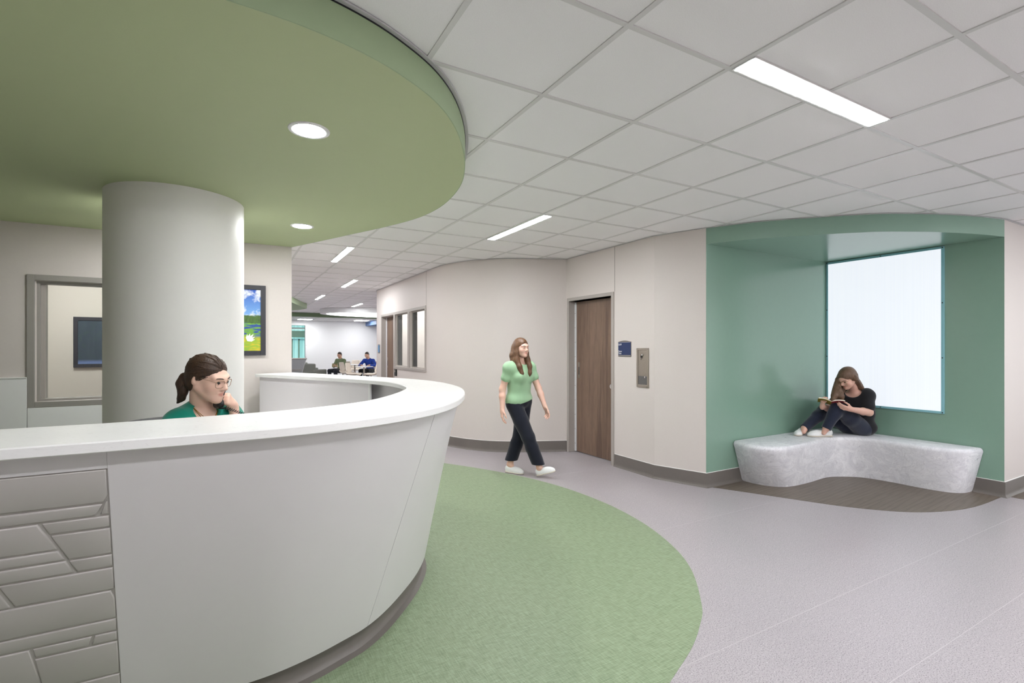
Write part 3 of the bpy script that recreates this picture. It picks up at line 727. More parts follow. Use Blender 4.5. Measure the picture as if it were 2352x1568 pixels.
# ------------------------------------------------------------------ smooth bodies from blended distance fields
V3 = lambda *a: np.array(a, float)
class Field:
    """distance field on a rectilinear grid, finer in chosen intervals; primitives blend smoothly"""
    def __init__(s, lo, hi, h, fine=()):
        s.ax = []
        for k in range(3):
            x = [lo[k]]
            while x[-1] < hi[k]:
                st = h
                for f in fine:
                    a, b, hf = f[k][0], f[k][1], f[3]
                    if a-h <= x[-1] <= b: st = min(st, hf)
                x.append(x[-1]+st)
            s.ax.append(np.array(x))
        s.f = np.full([len(a) for a in s.ax], .08, np.float32)
    def _blk(s, lo, hi):
        return tuple(slice(max(0, np.searchsorted(s.ax[k], lo[k])-1), np.searchsorted(s.ax[k], hi[k])+1) for k in range(3))
    def _pts(s, sl): return [s.ax[k][sl[k]].reshape([-1 if q == k else 1 for q in range(3)]) for k in range(3)]
    def _join(s, sl, d, k, op):
        a = s.f[sl]
        if op == 'add':
            if k > 0:
                hh = np.maximum(k-np.abs(a-d), 0)/k; s.f[sl] = np.minimum(a, d)-hh*hh*k*.25
            else: s.f[sl] = np.minimum(a, d)
        elif op == 'sub':
            d = -d
            if k > 0:
                hh = np.maximum(k-np.abs(a-d), 0)/k; s.f[sl] = np.maximum(a, d)+hh*hh*k*.25
            else: s.f[sl] = np.maximum(a, d)
    def cap(s, A, B, ra, rb=None, k=.02, op='add'):
        A, B = np.array(A, float), np.array(B, float); rb = ra if rb is None else rb
        r = max(ra, rb)+k+.03
        sl = s._blk(np.minimum(A, B)-r, np.maximum(A, B)+r); x, y, z = s._pts(sl)
        d = B-A; L2 = max(float(d@d), 1e-9)
        t = np.clip(((x-A[0])*d[0]+(y-A[1])*d[1]+(z-A[2])*d[2])/L2, 0, 1)
        q = np.sqrt((x-A[0]-t*d[0])**2+(y-A[1]-t*d[1])**2+(z-A[2]-t*d[2])**2)-(ra+(rb-ra)*t)
        s._join(sl, q.astype(np.float32), k, op)
    def ell(s, c, r, R=None, k=.02, op='add'):
        c = np.array(c, float); r = np.array(r, float); R = np.eye(3) if R is None else np.array(R, float)
        m = r.max()+k+.03; sl = s._blk(c-m, c+m); x, y, z = s._pts(sl)
        L = [(x-c[0])*R[0][i]+(y-c[1])*R[1][i]+(z-c[2])*R[2][i] for i in range(3)]
        k0 = np.sqrt(sum((L[i]/r[i])**2 for i in range(3))); k1 = np.sqrt(sum((L[i]/r[i]**2)**2 for i in range(3)))+1e-9
        s._join(sl, (k0*(k0-1)/k1).astype(np.float32), k, op)
    def chain(s, pts, rs, k=.02):
        for i in range(len(pts)-1): s.cap(pts[i], pts[i+1], rs[i], rs[i+1], k)
    def cut(s, p, n):
        """remove everything on the side the normal points to"""
        n = np.array(n, float); n /= np.linalg.norm(n); x, y, z = s._pts((slice(None),)*3)
        s.f = np.maximum(s.f, ((x-p[0])*n[0]+(y-p[1])*n[1]+(z-p[2])*n[2]).astype(np.float32))
    def keep_in(s, boxes):
        pass
    def noise(s, amp, freq, seed=0):
        x, y, z = s._pts((slice(None),)*3); r = np.random.RandomState(seed)
        n = 0
        for _ in range(5):
            w_ = r.randn(3)*freq; n = n+np.sin(x*w_[0]+y*w_[1]+z*w_[2]+r.rand()*6.28)
        s.f = (s.f+amp*n/5).astype(np.float32)
    def mesh(s):
        f = s.f; inside = f < 0; nx, ny, nz = f.shape
        # cells with a sign change
        c = np.zeros((nx-1, ny-1, nz-1), np.int8)
        for a in (0, 1):
            for b in (0, 1):
                for d in (0, 1): c += inside[a:nx-1+a, b:ny-1+b, d:nz-1+d]
        act = (c > 0) & (c < 8); idx = np.argwhere(act)
        ids = np.full(act.shape, -1, np.int64); ids[act] = np.arange(len(idx))
        P = np.zeros((len(idx), 3)); W = np.zeros(len(idx))
        corner = [(a, b, d) for a in (0,1) for b in (0,1) for d in (0,1)]
        val = {q: f[idx[:,0]+q[0], idx[:,1]+q[1], idx[:,2]+q[2]] for q in corner}
        pos = {q: np.stack([s.ax[k][idx[:,k]+q[k]] for k in range(3)], 1) for q in corner}
        for q in corner:
            for k in range(3):
                if q[k] == 0:
                    r = list(q); r[k] = 1; r = tuple(r)
                    v0, v1 = val[q], val[r]; m = (v0 < 0) != (v1 < 0)
                    t = np.where(m, v0/np.where(m, v0-v1, 1), 0)
                    P[m] += (pos[q]+(pos[r]-pos[q])*t[:, None])[m]; W[m] += 1
        P /= W[:, None]
        F = []
        for k in range(3):
            o1, o2 = [q for q in range(3) if q != k]
            sl0 = [slice(None)]*3; sl1 = [slice(None)]*3; sl0[k] = slice(0, -1); sl1[k] = slice(1, None)
            a, b = inside[tuple(sl0)], inside[tuple(sl1)]
            e = np.argwhere(a != b)
            e = e[(e[:,o1] > 0) & (e[:,o2] > 0) & (e[:,o1] < f.shape[o1]-1) & (e[:,o2] < f.shape[o2]-1)]
            fl = a[tuple(e.T)]
            def cid(d1, d2):
                q = e.copy(); q[:,o1] -= d1; q[:,o2] -= d2; return ids[tuple(q.T)]
            quad = np.stack([cid(1,1), cid(0,1), cid(0,0), cid(1,0)], 1)
            flip = fl if k != 1 else ~fl
            quad[~flip] = quad[~flip][:, ::-1]; F.append(quad)
        F = np.concatenate(F); F = F[(F >= 0).all(1)]
        return P, F
    def build(s, name, mat, parent, colour=None, smooth_it=0):
        P, F = s.mesh()
        me = bpy.data.meshes.new(name)
        me.vertices.add(len(P)); me.vertices.foreach_set('co', P.astype(np.float32).ravel())
        me.loops.add(F.size); me.loops.foreach_set('vertex_index', F.ravel().astype(np.int32))
        me.polygons.add(len(F)); me.polygons.foreach_set('loop_start', np.arange(0, F.size, 4, dtype=np.int32))
        me.update(calc_edges=True); me.validate(); me.shade_smooth()
        if colour is not None:
            at = me.color_attributes.new('tint', 'FLOAT_COLOR', 'POINT')
            c = np.ones((len(P), 4), np.float32); c[:, :3] = colour(P); at.data.foreach_set('color', c.ravel())
        o = bpy.data.objects.new(name, me); COL.objects.link(o); me.materials.append(mat)
        if parent: o.parent = parent
        if smooth_it:
            sm = o.modifiers.new('smooth', 'SMOOTH'); sm.factor = .5; sm.iterations = smooth_it
        return o

def rotz(a): c, s_ = math.cos(a), math.sin(a); return np.array([[c,-s_,0],[s_,c,0],[0,0,1]])
def rotx(a): c, s_ = math.cos(a), math.sin(a); return np.array([[1,0,0],[0,c,-s_],[0,s_,c]])
def roty(a): c, s_ = math.cos(a), math.sin(a); return np.array([[c,0,s_],[0,1,0],[-s_,0,c]])
def head_rot(yaw, pitch, roll=0):
    """local head axes: x to the head's right, y out of the face, z up; yaw 0 faces +y, positive turns left"""
    return rotz(yaw) @ rotx(pitch) @ roty(roll)
def skin_mat(name, c, lips, r=.45):
    t = NT(name); at = t.add('ShaderNodeAttribute'); at.attribute_name = 'tint'; v = t.coords()
    n = t.noise(v, 40, 3); n2 = t.noise(v, 300, 2)
    base = t.mix(n, tuple(x*.96 for x in c), tuple(min(1, x*1.03) for x in c))
    t.base(t.mix(1.0, base, at.outputs['Color'], 'MULTIPLY')); t.rough(r)
    t.b.inputs['Subsurface Weight'].default_value = .12; t.b.inputs['Subsurface Radius'].default_value = (.01,.004,.002); t.b.inputs['Subsurface Scale'].default_value = .5
    t.bump(n2, .05, .0005); return t.m
def hair_mat(name, c1, c2, axis=(60, 60, 3)):
    t = NT(name); v = t.coords(axis); n = t.noise(v, 3.0, 4, .6, .4); n2 = t.noise(t.coords(), 7, 2)
    c = t.mix(t.ramp(n, [(.3,0),(.7,1)]), c1, c2); t.base(t.mix(n2, c, t.mix(.35, c, c2))); t.rough(.42); t.bump(n, .55, .004)
    return t.m
def cloth_mat(name, c, r=.8, var=.06, scale=500, sheen=.2):
    t = NT(name); v = t.coords(); n = t.noise(v, scale, 2); n2 = t.noise(v, 9, 4)
    c_ = t.mix(n, tuple(x*(1-var) for x in c), tuple(min(1, x*(1+var)) for x in c))
    t.base(t.mix(n2, c_, t.mix(.3, c_, tuple(x*.75 for x in c)))); t.rough(r); t.b.inputs['Sheen Weight'].default_value = sheen
    t.b.inputs['Specular IOR Level'].default_value = .25; t.bump(n, .15, .0008); return t.m

def head(F, c, R, s=1.0, male=False, k=.012):
    T = lambda *p: c+R@(np.array(p)*s)
    F.ell(T(0,-.018,.030), np.array([.072,.094,.082])*s, R, .02)
    F.ell(T(0,.028,-.010), np.array([.063,.062,.085])*s, R, .03)
    F.ell(T(0,.038,-.052), np.array([.046 if not male else .052,.050,.052])*s, R, .03)
    for q in (-1, 1):
        F.cap(T(q*.056,-.005,-.045), T(q*.018,.066,-.092), .017*s, .014*s, .03)
        F.ell(T(q*.040,.058,-.026), np.array([.024,.022,.026])*s, R, .025)
        F.cap(T(q*.046,.070,.026), T(q*.012,.086,.022), .010*s, .010*s, .02)
        F.ell(T(q*.032,.101,.002), np.array([.020,.016,.013])*s, R, .012, 'sub')
        F.ell(T(q*.032,.0745,.002), np.array([.0155,.0145,.0135])*s, R, .006)
        F.ell(T(q*.074,-.010,-.006), np.array([.009,.019,.031])*s, R@rotx(-.2)@rotz(q*.35), .006)
        F.ell(T(q*.081,-.004,-.002), np.array([.006,.010,.017])*s, R@rotx(-.2), .006, 'sub')
        F.ell(T(q*.0115,.096,-.031), np.array([.0085,.010,.008])*s, R, .008)
    F.cap(T(0,.078,-.088), T(0,.080,-.096), .017*s, .017*s, .025)
    F.cap(T(0,.086,.014), T(0,.108,-.024), .0075*s, .0115*s, .014)
    for x0, x1, y0, y1 in ((-.021,-.006,.082,.0915),(-.006,.006,.0915,.0915),(.006,.021,.0915,.082)):
        F.cap(T(x0,y0,-.0555), T(x1,y1,-.0525), .0055*s, .0062*s, .006)
        F.cap(T(x0*.8,y0-.001,-.064), T(x1*.8,y1-.002,-.0665), .006*s, .0075*s, .006)
def head_tint(c, R, s, lips, brow, blush=.0, stubble=0):
    def fn(P):
        L = (P-c)@R/s; out = np.ones((len(P), 3))
        def blob(x, y, z, rx, ry, rz): return np.clip(1.6-1.6*np.sqrt(((L[:,0]-x)/rx)**2+((L[:,1]-y)/ry)**2+((L[:,2]-z)/rz)**2), 0, 1)
        m = np.clip(blob(0,.095,-.0595,.024,.03,.0135)*1.6, 0, 1); out *= 1-m[:,None]*(1-np.array(lips))
        for q in (-1, 1):
            b = blob(q*.047,.066,-.03,.028,.03,.022)*blush; out *= 1-b[:,None]*np.array([.02,.16,.16])
            e = blob(q*.032,.088,.002,.021,.02,.012)*.25; out *= 1-e[:,None]*np.array([.3,.45,.45])
        if stubble:
            b = blob(0,.06,-.085,.075,.08,.045)*stubble; out *= 1-b[:,None]*np.array([.45,.42,.38])
        return out
    return fn
def hand(F, wr, Yd, Zd, side, s=1.0, curls=((.3,.5,.4),)*4, thumb=(.5,.3), spread=.06, k=.007):
    """wr wrist, Yd towards fingers, Zd out of the back of the hand; side +1 thumb lies towards +cross(Yd,Zd)"""
    Y = np.array(Yd, float); Y /= np.linalg.norm(Y); Z = np.array(Zd, float); Z -= Y*(Z@Y); Z /= np.linalg.norm(Z); X = np.cross(Y, Z)*side
    T = lambda x, y, z: np.array(wr)+(X*x+Y*y+Z*z)*s
    xs = (.027, .009, -.009, -.025); ln = ((.042,.026,.020),(.046,.030,.021),(.042,.028,.020),(.033,.021,.018)); y0 = (.088,.092,.088,.080)
    tips = []
    for i in range(4):
        F.cap(T(xs[i]*.55,.012,0), T(xs[i],y0[i],0), .0135*s, .0105*s, .014)
        a = 0; p = np.array([xs[i], y0[i], 0.0]); sp = spread*(1.5-i)
        for j in range(3):
            a += curls[i][j]; d = np.array([math.sin(sp)*math.cos(a), math.cos(sp)*math.cos(a), -math.sin(a)]); q = p+d*ln[i][j]
            F.cap(T(*p), T(*q), (.0092,.0085,.0078)[j]*s, (.0085,.0078,.0066)[j]*s, k if j else .008); p = q
        tips.append(T(*p))
    b = np.array([.022,.020,-.006]); d1_ = np.array([math.sin(.75-thumb[1]*.3), math.cos(.75-thumb[1]*.3)*.8, -thumb[0]]); d1_ /= np.linalg.norm(d1_)
    p1 = b+d1_*.042; d2_ = d1_*.6+np.array([-.25*thumb[1], .5, -thumb[0]*.5]); d2_ /= np.linalg.norm(d2_); p2 = p1+d2_*.032; d3 = d2_+np.array([-.3*thumb[1], .15, -.1]); d3 /= np.linalg.norm(d3); p3 = p2+d3*.026
    F.cap(T(*b), T(*p1), .015*s, .0115*s, .014); F.cap(T(*p1), T(*p2), .0108*s, .0098*s, .006); F.cap(T(*p2), T(*p3), .0098*s, .0078*s, .006)
    F.cap(T(0,-.02,0), T(0,.03,0), .021*s, .024*s, .02)
    return tips
def eyes(parent, c, R, s, iris, lid=.55, gaze=(0, 0), skin=None, browc=None, lash=True, mats={}):
    T = lambda *p: c+R@(np.array(p)*s)
    key = ('eye', iris)
    if key not in mats:
        t = NT('eye'); at = t.coords(); sp = t.n.new('ShaderNodeSeparateXYZ'); t.link(at, sp.inputs[0])
        mats[key] = NT('eye white').m; q = NT('iris'); q.base(iris); q.rough(.1); mats[('i', iris)] = q.m
        bpy.data.materials.remove(t.m); mats[key].node_tree.nodes['Principled BSDF'].inputs['Base Color'].default_value = (.75,.73,.71,1); mats[key].node_tree.nodes['Principled BSDF'].inputs['Roughness'].default_value = .15
    for q in (-1, 1):
        ce = T(q*.032,.0765,.002); r = .0128*s
        e = MB(); e.lathe([(r*math.sin(a), r*math.cos(a)) for a in np.linspace(.001, math.pi-.001, 13)], 20); eo = e.build('eye', mats[key], parent, smooth=True)
        Rg = R@rotz(gaze[0])@rotx(gaze[1]); Mx = Matrix([list(Rg[i])+[ce[i]] for i in range(3)]+[[0,0,0,1]]); eo.matrix_local = Mx
        i_ = MB(); i_.lathe([(r*1.01*math.sin(a), r*1.015*math.cos(a)) for a in np.linspace(.001, .42, 6)], 20); io = i_.build('iris', mats[('i', iris)], eo, smooth=True); io.rotation_euler = (-math.pi/2, 0, 0)
        p_ = MB(); p_.lathe([(r*1.02*math.sin(a), r*1.025*math.cos(a)) for a in np.linspace(.001, .16, 4)], 14); po = p_.build('pupil', M['black'], eo, smooth=True); po.rotation_euler = (-math.pi/2, 0, 0)
        # upper lid: spherical band from above down to the lid angle; lower lid: narrow band
        def lidband(a0, a1, rr, nm, mat):
            m = MB(); U, Wd = 12, 8; vs = []
            for iu in range(U+1):
                th = (-.95+1.9*iu/U)
                for iw in range(Wd+1):
                    ph = a0+(a1-a0)*iw/Wd*(math.cos(th)**.6 if a1 < a0 else 1)
                    d = np.array([math.sin(th)*math.cos(ph*.3), math.cos(th)*math.cos(ph), math.sin(ph)]); d /= np.linalg.norm(d)
                    vs.append(d*rr)
            fs = [(i*(Wd+1)+j, (i+1)*(Wd+1)+j, (i+1)*(Wd+1)+j+1, i*(Wd+1)+j+1) for i in range(U) for j in range(Wd)]
            o = m.add(vs, fs).build(nm, mat, parent, smooth=True); o.matrix_local = Matrix([list(R[i])+[ce[i]] for i in range(3)]+[[0,0,0,1]]); return o
        if skin:
            le = 1.0-lid*1.35
            lidband(1.35, le, r*1.09, 'eyelid', skin); lidband(-1.2, -.55, r*1.07, 'eyelid', skin)
            if lash:
                m = MB(); pts = []
                for iu in range(11):
                    th = -.95+1.9*iu/10; ph = 1.35+(le-1.35)*(math.cos(th)**.6)
                    d = np.array([math.sin(th)*math.cos(ph*.3), math.cos(th)*math.cos(ph), math.sin(ph)]); d /= np.linalg.norm(d); pts.append(d*r*1.13)
                o = m.tube(pts, .0006*s, 6).build('eyelash', M['black'], parent); o.matrix_local = Matrix([list(R[i])+[ce[i]] for i in range(3)]+[[0,0,0,1]])
        if browc:
            pts = [T(q*x, y, z) for x, y, z in ((.013,.0965,.0240),(.023,.0965,.0275),(.036,.0925,.0290),(.047,.084,.0270),(.056,.071,.0210))]
            MB().tube(pts, [.0016*s,.0026*s,.0026*s,.002*s,.001*s], 8).build('eyebrow', browc, parent, smooth=True)
def glasses(parent, c, R, s, mat, lensmat, w_=.024, h_=.020, square=.6, ear=True):
    T = lambda *p: c+R@(np.array(p)*s)
    g_ = None
    root = MB()
    for q in (-1, 1):
        pts = []
        for k in range(25):
            a = 2*math.pi*k/24; cx, sz = math.cos(a), math.sin(a)
            e = 2/(2+square*2); px_ = math.copysign(abs(cx)**e, cx)*w_; pz = math.copysign(abs(sz)**e, sz)*h_
            pts.append(T(q*.033+px_, .101-abs(q*.033+px_)**2*3.2, -.001+pz))
        root.tube(pts, .0014*s, 6, False)
        if ear: root.tube([T(q*(.033+w_),.101-(.033+w_)**2*3.2,.010),T(q*.066,.06,.012),T(q*.076,.005,.010),T(q*.078,-.012,.0),T(q*.077,-.02,-.012)], .0013*s, 6)
    root.tube([T(-.010,.1005,.004),T(-.004,.1045,.007),T(.004,.1045,.007),T(.010,.1005,.004)], .0013*s, 6)
    g_ = root.build('eyeglasses', mat, parent, smooth=True)
    for q in (-1, 1):
        vs = []
        for k in range(24):
            a = 2*math.pi*k/24; cx, sz = math.cos(a), math.sin(a); e = 2/(2+square*2)
            px_ = math.copysign(abs(cx)**e, cx)*w_; pz = math.copysign(abs(sz)**e, sz)*h_
            vs.append(T(q*.033+px_, .101-abs(q*.033+px_)**2*3.2, -.001+pz))
        o = MB().add(vs, [tuple(range(24))]).build('lens', lensmat, g_)
    return g_

def locks_along(parent, paths, mat, n=10, seed=1, r0=.0035):
    """loose locks lying on the surface of thicker hair falls; paths: (points, radii)"""
    r = np.random.RandomState(seed); m = MB()
    for P, rad in paths:
        C = crom(P, 6); Rr = crom(np.array(rad)[:, None], 6)[:, 0]; T_ = np.gradient(C, axis=0); T_ /= np.linalg.norm(T_, axis=1)[:, None]
        u = np.cross(T_, V3(.3,.9,.1)); u /= np.linalg.norm(u, axis=1)[:, None]; v = np.cross(T_, u)
        for k in range(n):
            a = 2*math.pi*(k+r.rand()*.6)/n; tw = r.randn()*.5; f = np.linspace(0, 1, len(C))
            ang = a+tw*f; off = Rr*(.93+.10*np.sin(3*f+r.rand()*6))
            pts = C+u*(np.cos(ang)*off)[:, None]+v*(np.sin(ang)*off)[:, None]; w_ = r0*(.7+.8*r.rand())
            m.tube([tuple(p) for p in pts], list(w_*np.clip(np.sin(math.pi*(f*.88+.08)), .15, 1)), 6)
    return m.build('hair_locks', mat, parent, smooth=True)
# ------------------------------------------------------------------ people
def floor_at(X, Y): return (X*math.cos(YAW)+Y*math.sin(YAW), -X*math.sin(YAW)+Y*math.cos(YAW), 0)
def frame_of(up, fwd):
    u = np.array(up, float); u /= np.linalg.norm(u); f = np.array(fwd, float); f -= u*(f@u); f /= np.linalg.norm(f); r = np.cross(f, u)
    return np.stack([r, f, u], 1)       # columns: right, forward, up
def torso(F, J, g=0.0, w_=1.0, bust=0.0, hips=1.0, belly=0.0, k=.05):
    up1 = J['neck']-J['waist']; Rc = frame_of(up1, J['fwd']); Rp = frame_of(J['waist']-J['pelvis'], J['fwd'])
    ch = J['waist']*.35+J['neck']*.65-Rc[:,2]*.06
    F.ell(ch, np.array([.150*w_+g,.103+g,.165+g]), Rc, k)
    F.ell(J['waist'], np.array([.132*w_+g+belly*.5,.098+g+belly,.14+g]), Rp, k)
    F.ell(J['pelvis'], np.array([.165*w_*hips+g,.118*hips+g,.115+g]), Rp, k)
    for s_ in ('R', 'L'):
        F.cap(J['neck']-Rc[:,2]*.035, J['sho'+s_], .048+g, .054+g, k)
        F.cap(ch+Rc[:,2]*.02, J['sho'+s_]-Rc[:,2]*.02, .08+g, .058+g, k)
        if bust:
            q = 1 if s_ == 'R' else -1
            F.ell(ch+Rc[:,0]*q*.066*w_+Rc[:,1]*.072-Rc[:,2]*.012, np.array([.062,.055,.062])*bust+g, Rc, .035)
    return Rc, ch
def limb(F, P, r, g=0.0, k=.02):
    for i in range(len(P)-1): F.cap(P[i], P[i+1], r[i]+g, r[i+1]+g, k)
def arm_pts(J, s_): return [J['sho'+s_], J['sho'+s_]*.5+J['elb'+s_]*.5, J['elb'+s_], J['elb'+s_]*.65+J['wri'+s_]*.35, J['wri'+s_]]
def leg_pts(J, s_): return [J['hip'+s_], J['hip'+s_]*.5+J['kne'+s_]*.5, J['kne'+s_], J['kne'+s_]*.68+J['ank'+s_]*.32, J['ank'+s_]]
ARM = [.050,.046,.040,.040,.027]; LEG = [.083,.074,.056,.054,.036]
def bounds(J, pad=.16):
    P = np.array([v for k_, v in J.items() if isinstance(v, np.ndarray) and v.shape == (3,) and k_ not in ('fwd',) and not k_.startswith('dir')])
    return P.min(0)-pad, P.max(0)+pad
def skin_body(root, J, s, mat, tint, arm=1.0, legr=1.0, h=.008, hands=None, male=False, hf=.0035, w_=1.0, fine_hands=True, bust=0, feet=True):
    lo, hi = bounds(J); hc = J['head']
    fine = [tuple((hc[k_]-.14*s, hc[k_]+.14*s) for k_ in range(3))+(hf,)]
    if fine_hands:
        for s_ in ('R', 'L'):
            w0 = J['wri'+s_]; y0 = J['hand'+s_][0]; y0 = np.array(y0, float)/np.linalg.norm(y0); c_ = w0+y0*.08
            fine.append(tuple((c_[k_]-.10, c_[k_]+.10) for k_ in range(3))+(hf*1.2,))
    F = Field(lo, hi, h, fine)
    for s_ in ('R', 'L'):
        limb(F, arm_pts(J, s_), [x*arm for x in ARM]); limb(F, leg_pts(J, s_), [x*legr for x in LEG], -.006)
        hd = J['hand'+s_]; hand(F, J['wri'+s_], hd[0], hd[1], 1 if s_ == 'L' else -1, hd[3] if len(hd) > 3 else .95, **hd[2])
        if feet: F.cap(J['ank'+s_], J['toe'+s_], .034, .024, .03)
    limbs = F.f; F.f = np.full_like(limbs, .08)     # limbs and trunk blend apart, so a raised hand stays clear of the face
    torso(F, J, -.012, w_, bust*.9)
    nk = J['head']+J['R']@np.array([0,-.030,-.062])*s
    F.cap(nk, J['neck'], (.049 if not male else .057)*s, (.055 if not male else .062)*s, .018)
    head(F, J['head'], J['R'], s, male)
    F.f = np.minimum(F.f, limbs)
    return F.build('body', mat, root, tint)
def hair_cap(F, J, s, g=.010, front=.052, hairline=.050, side=-.045):
    """close cap over the skull, open at the face"""
    c, R = J['head'], J['R']; T = lambda *p: c+R@(np.array(p)*s)
    F.ell(T(0,-.020,.032), (np.array([.074,.097,.086])+g)*s, R, .01)
    F.ell(T(0,-.055,-.02), (np.array([.062,.055,.075])+g*.6)*s, R, .02)
    # open the face: rounded volume in front below the hairline, and the temples down to the ears
    F.ell(T(0,.128,-.070), np.array([.088,.112,hairline+.088])*s, R, .012, 'sub')
    for q in (-1, 1):
        F.ell(T(q*.088,.078,-.040), np.array([.042,.058,.082])*s, R@rotx(.45), .012, 'sub')
        F.ell(T(q*.088,-.002,-.020), np.array([.022,.026,.040])*s, R, .008, 'sub')

# ---- receptionist on the telephone
root = thing('person', 'woman in teal green scrub top and glasses talking on the telephone behind the desk', 'person', floor_at(-1.46, 2.42), -YAW)
J = dict(fwd=V3(.85,-.53,0), head=V3(.004,-.015,1.330), R=head_rot(-1.68,-.30,.06), neck=V3(-.062,.035,1.195), waist=V3(-.105,.085,.86), pelvis=V3(-.13,.11,.655),
 shoR=V3(-.102,-.065,1.120), elbR=V3(-.19,-.09,.88), wriR=V3(-.02,-.27,.815), shoL=V3(-.002,.160,1.125), elbL=V3(.112,.075,.93), wriL=V3(.062,.100,1.176),
 hipR=V3(-.20,.055,.640), kneR=V3(.05,-.30,.640), ankR=V3(.03,-.26,.27), toeR=V3(.12,-.36,.22), hipL=V3(-.05,.165,.640), kneL=V3(.21,-.17,.640), ankL=V3(.19,-.13,.27), toeL=V3(.28,-.23,.22),
 handR=((.75,-.65,-.05),(0,0,1),dict(curls=((.2,.4,.3),)*4,thumb=(.3,.4))), handL=((.08,-.80,.58),(.95,.10,.05),dict(curls=((1.0,.75,.4),(1.1,.75,.4),(1.15,.8,.45),(1.2,.85,.45)),thumb=(.55,.8),spread=.05),.88))
SK1 = skin_mat('skin light warm', srgb(236,196,176), None); HR1 = hair_mat('hair dark brown', srgb(34,22,15), srgb(78,54,38), (70,70,9))
skin_body(root, J, .93, SK1, head_tint(J['head'], J['R'], .93, (.86,.60,.60), None, .5), .78, .95, .010, hf=.0032)
eyes(root, J['head'], J['R'], .93, srgb(96,80,66), .92, (0,-.5), SK1, HR1)
lm = NT('lens clear'); lm_out = lm.n['Material Output']; tb = lm.n.new('ShaderNodeBsdfTransparent'); gb = lm.n.new('ShaderNodeBsdfGlossy'); gb.inputs['Roughness'].default_value = .03
mx = lm.n.new('ShaderNodeMixShader'); mx.inputs[0].default_value = .05; lm.link(tb.outputs[0], mx.inputs[1]); lm.link(gb.outputs[0], mx.inputs[2]); lm.link(mx.outputs[0], lm_out.inputs[0]); M['lens'] = lm.m
M['specs'] = plain('spectacle frame amber', srgb(176,142,118), .25, var=.15, scale=60)
glasses(root, J['head'], J['R'], .93, M['specs'], M['lens'], .025, .0205, .5)
def quick_hair(F): return F
lo, hi = J['head']-.2, J['head']+.2
F = Field(lo-.1, hi, .0045); hair_cap(F, J, .93, .006, .052, .062)
T = lambda *p: J['head']+J['R']@np.array(p)
F.chain([T(0,-.090,-.022),T(.008,-.112,-.035),T(.014,-.116,-.065),T(.012,-.104,-.10),T(.012,-.104,-.135),T(.016,-.115,-.165)], [.024,.024,.025,.021,.016,.005], .015)
F.noise(.0012, 260, 3)
ho = F.build('hair', HR1, root)
def combed(parent, J, s, g, mat, target, n=64, seed=1):
    """thin locks combed from the hairline back to one point"""
    r = np.random.RandomState(seed); c, R = J['head'], J['R']; ce = np.array([0,-.020,.032]); rad = np.array([.074,.097,.086])+g
    line = resamp(crom([(-.078,.002,-.008),(-.072,.034,.022),(-.050,.066,.066),(-.02,.078,.083),(0,.079,.086),(.02,.078,.083),(.050,.066,.066),(.072,.034,.022),(.078,.002,-.008)], 8), n=n)
    m = MB(); tg = (np.array(target)-ce)/rad; tg /= np.linalg.norm(tg)
    for i in range(n):
        p0 = (line[i]+r.randn(3)*.003-ce)/rad; p0 /= np.linalg.norm(p0); bend = r.randn(3)*.05; pts = []
        for k in range(13):
            f = k/12; d = p0*(1-f)+tg*f+bend*math.sin(math.pi*f)+np.array([0,-.1,.12])*math.sin(math.pi*f); d /= np.linalg.norm(d)
            pts.append(c+R@((ce+d*rad*(1.002+.012*math.sin(math.pi*f)*r.rand()))*s))
        w_ = .0022+.0022*r.rand(); m.tube(pts, [w_*(.35+.65*math.sin(math.pi*min(1,(k+1.5)/11))) for k in range(13)], 6)
    return m.build('hair_locks', mat, parent, smooth=True)
combed(ho, J, .93, .006, HR1, (0,-.098,-.024), 84, 4)
tie = MB().tube([T(.005+.026*math.cos(a), -.100+.006*math.sin(a), -.030+.024*math.sin(a)) for a in np.linspace(0, 2*math.pi, 17)], .005, 6, False).build('hair_tie', HR1, ho, smooth=True)
# scrub top
lo, hi = bounds(J, .12); lo[2] = .60; hi[2] = 1.30
F = Field(lo, hi, .006)
Rc, ch = torso(F, J, .010, 1.0, .82)
for s_ in ('R', 'L'): F.cap(J['sho'+s_], J['sho'+s_]*.42+J['elb'+s_]*.58, .060, .064, .02)
F.noise(.004, 42, 5); F.noise(.0015, 120, 6)
for s_ in ('R', 'L'): pass
n_ = J['neck']; F.ell(n_+Rc[:,2]*.042+Rc[:,1]*.022, (.064,.062,.052), Rc, .004, 'sub')
for t in np.linspace(0, 1, 22): F.ell(n_+Rc[:,1]*(.075+.055*t)+Rc[:,2]*(-.01-.15*t), (.060*(1-t)+.006,.08,.035), Rc, .004, 'sub')
M['scrub'] = cloth_mat('scrub cloth teal green', srgb(0,138,118), .62, .04, 600, .3)
sh = F.build('scrub_top', M['scrub'], root)
# neckline binding and gold necklaces
def on_neck(a, r1, r2, dz, dy=0): return n_+Rc[:,0]*math.sin(a)*r1+Rc[:,1]*(math.cos(a)*r2+dy)+Rc[:,2]*dz
M['gold'] = plain('gold chain', srgb(212,168,92), .25, metal=1, var=.1, scale=400)
for dn, dp in ((.010,.115),(.004,.145)):
    pts = [n_+Rc[:,0]*.062*math.sin(a)+Rc[:,1]*(.012+.060*math.cos(a)+.022*max(0,math.cos(a)))+Rc[:,2]*(.014-dp*.55*max(0,math.cos(a))**2) for a in np.linspace(-math.pi, math.pi, 48)]
    MB().tube(pts, .0016, 6, False).build('necklace', M['gold'], root, smooth=True)
lo, hi = bounds(J, .12); hi[2] = .82
F = Field(lo, hi, .010)
torso(F, J, .006, 1.0, 0)
for s_ in ('R', 'L'): limb(F, leg_pts(J, s_), [.086,.078,.064,.062,.055], .004)
F.cut((0,0,.80), (0,0,1))
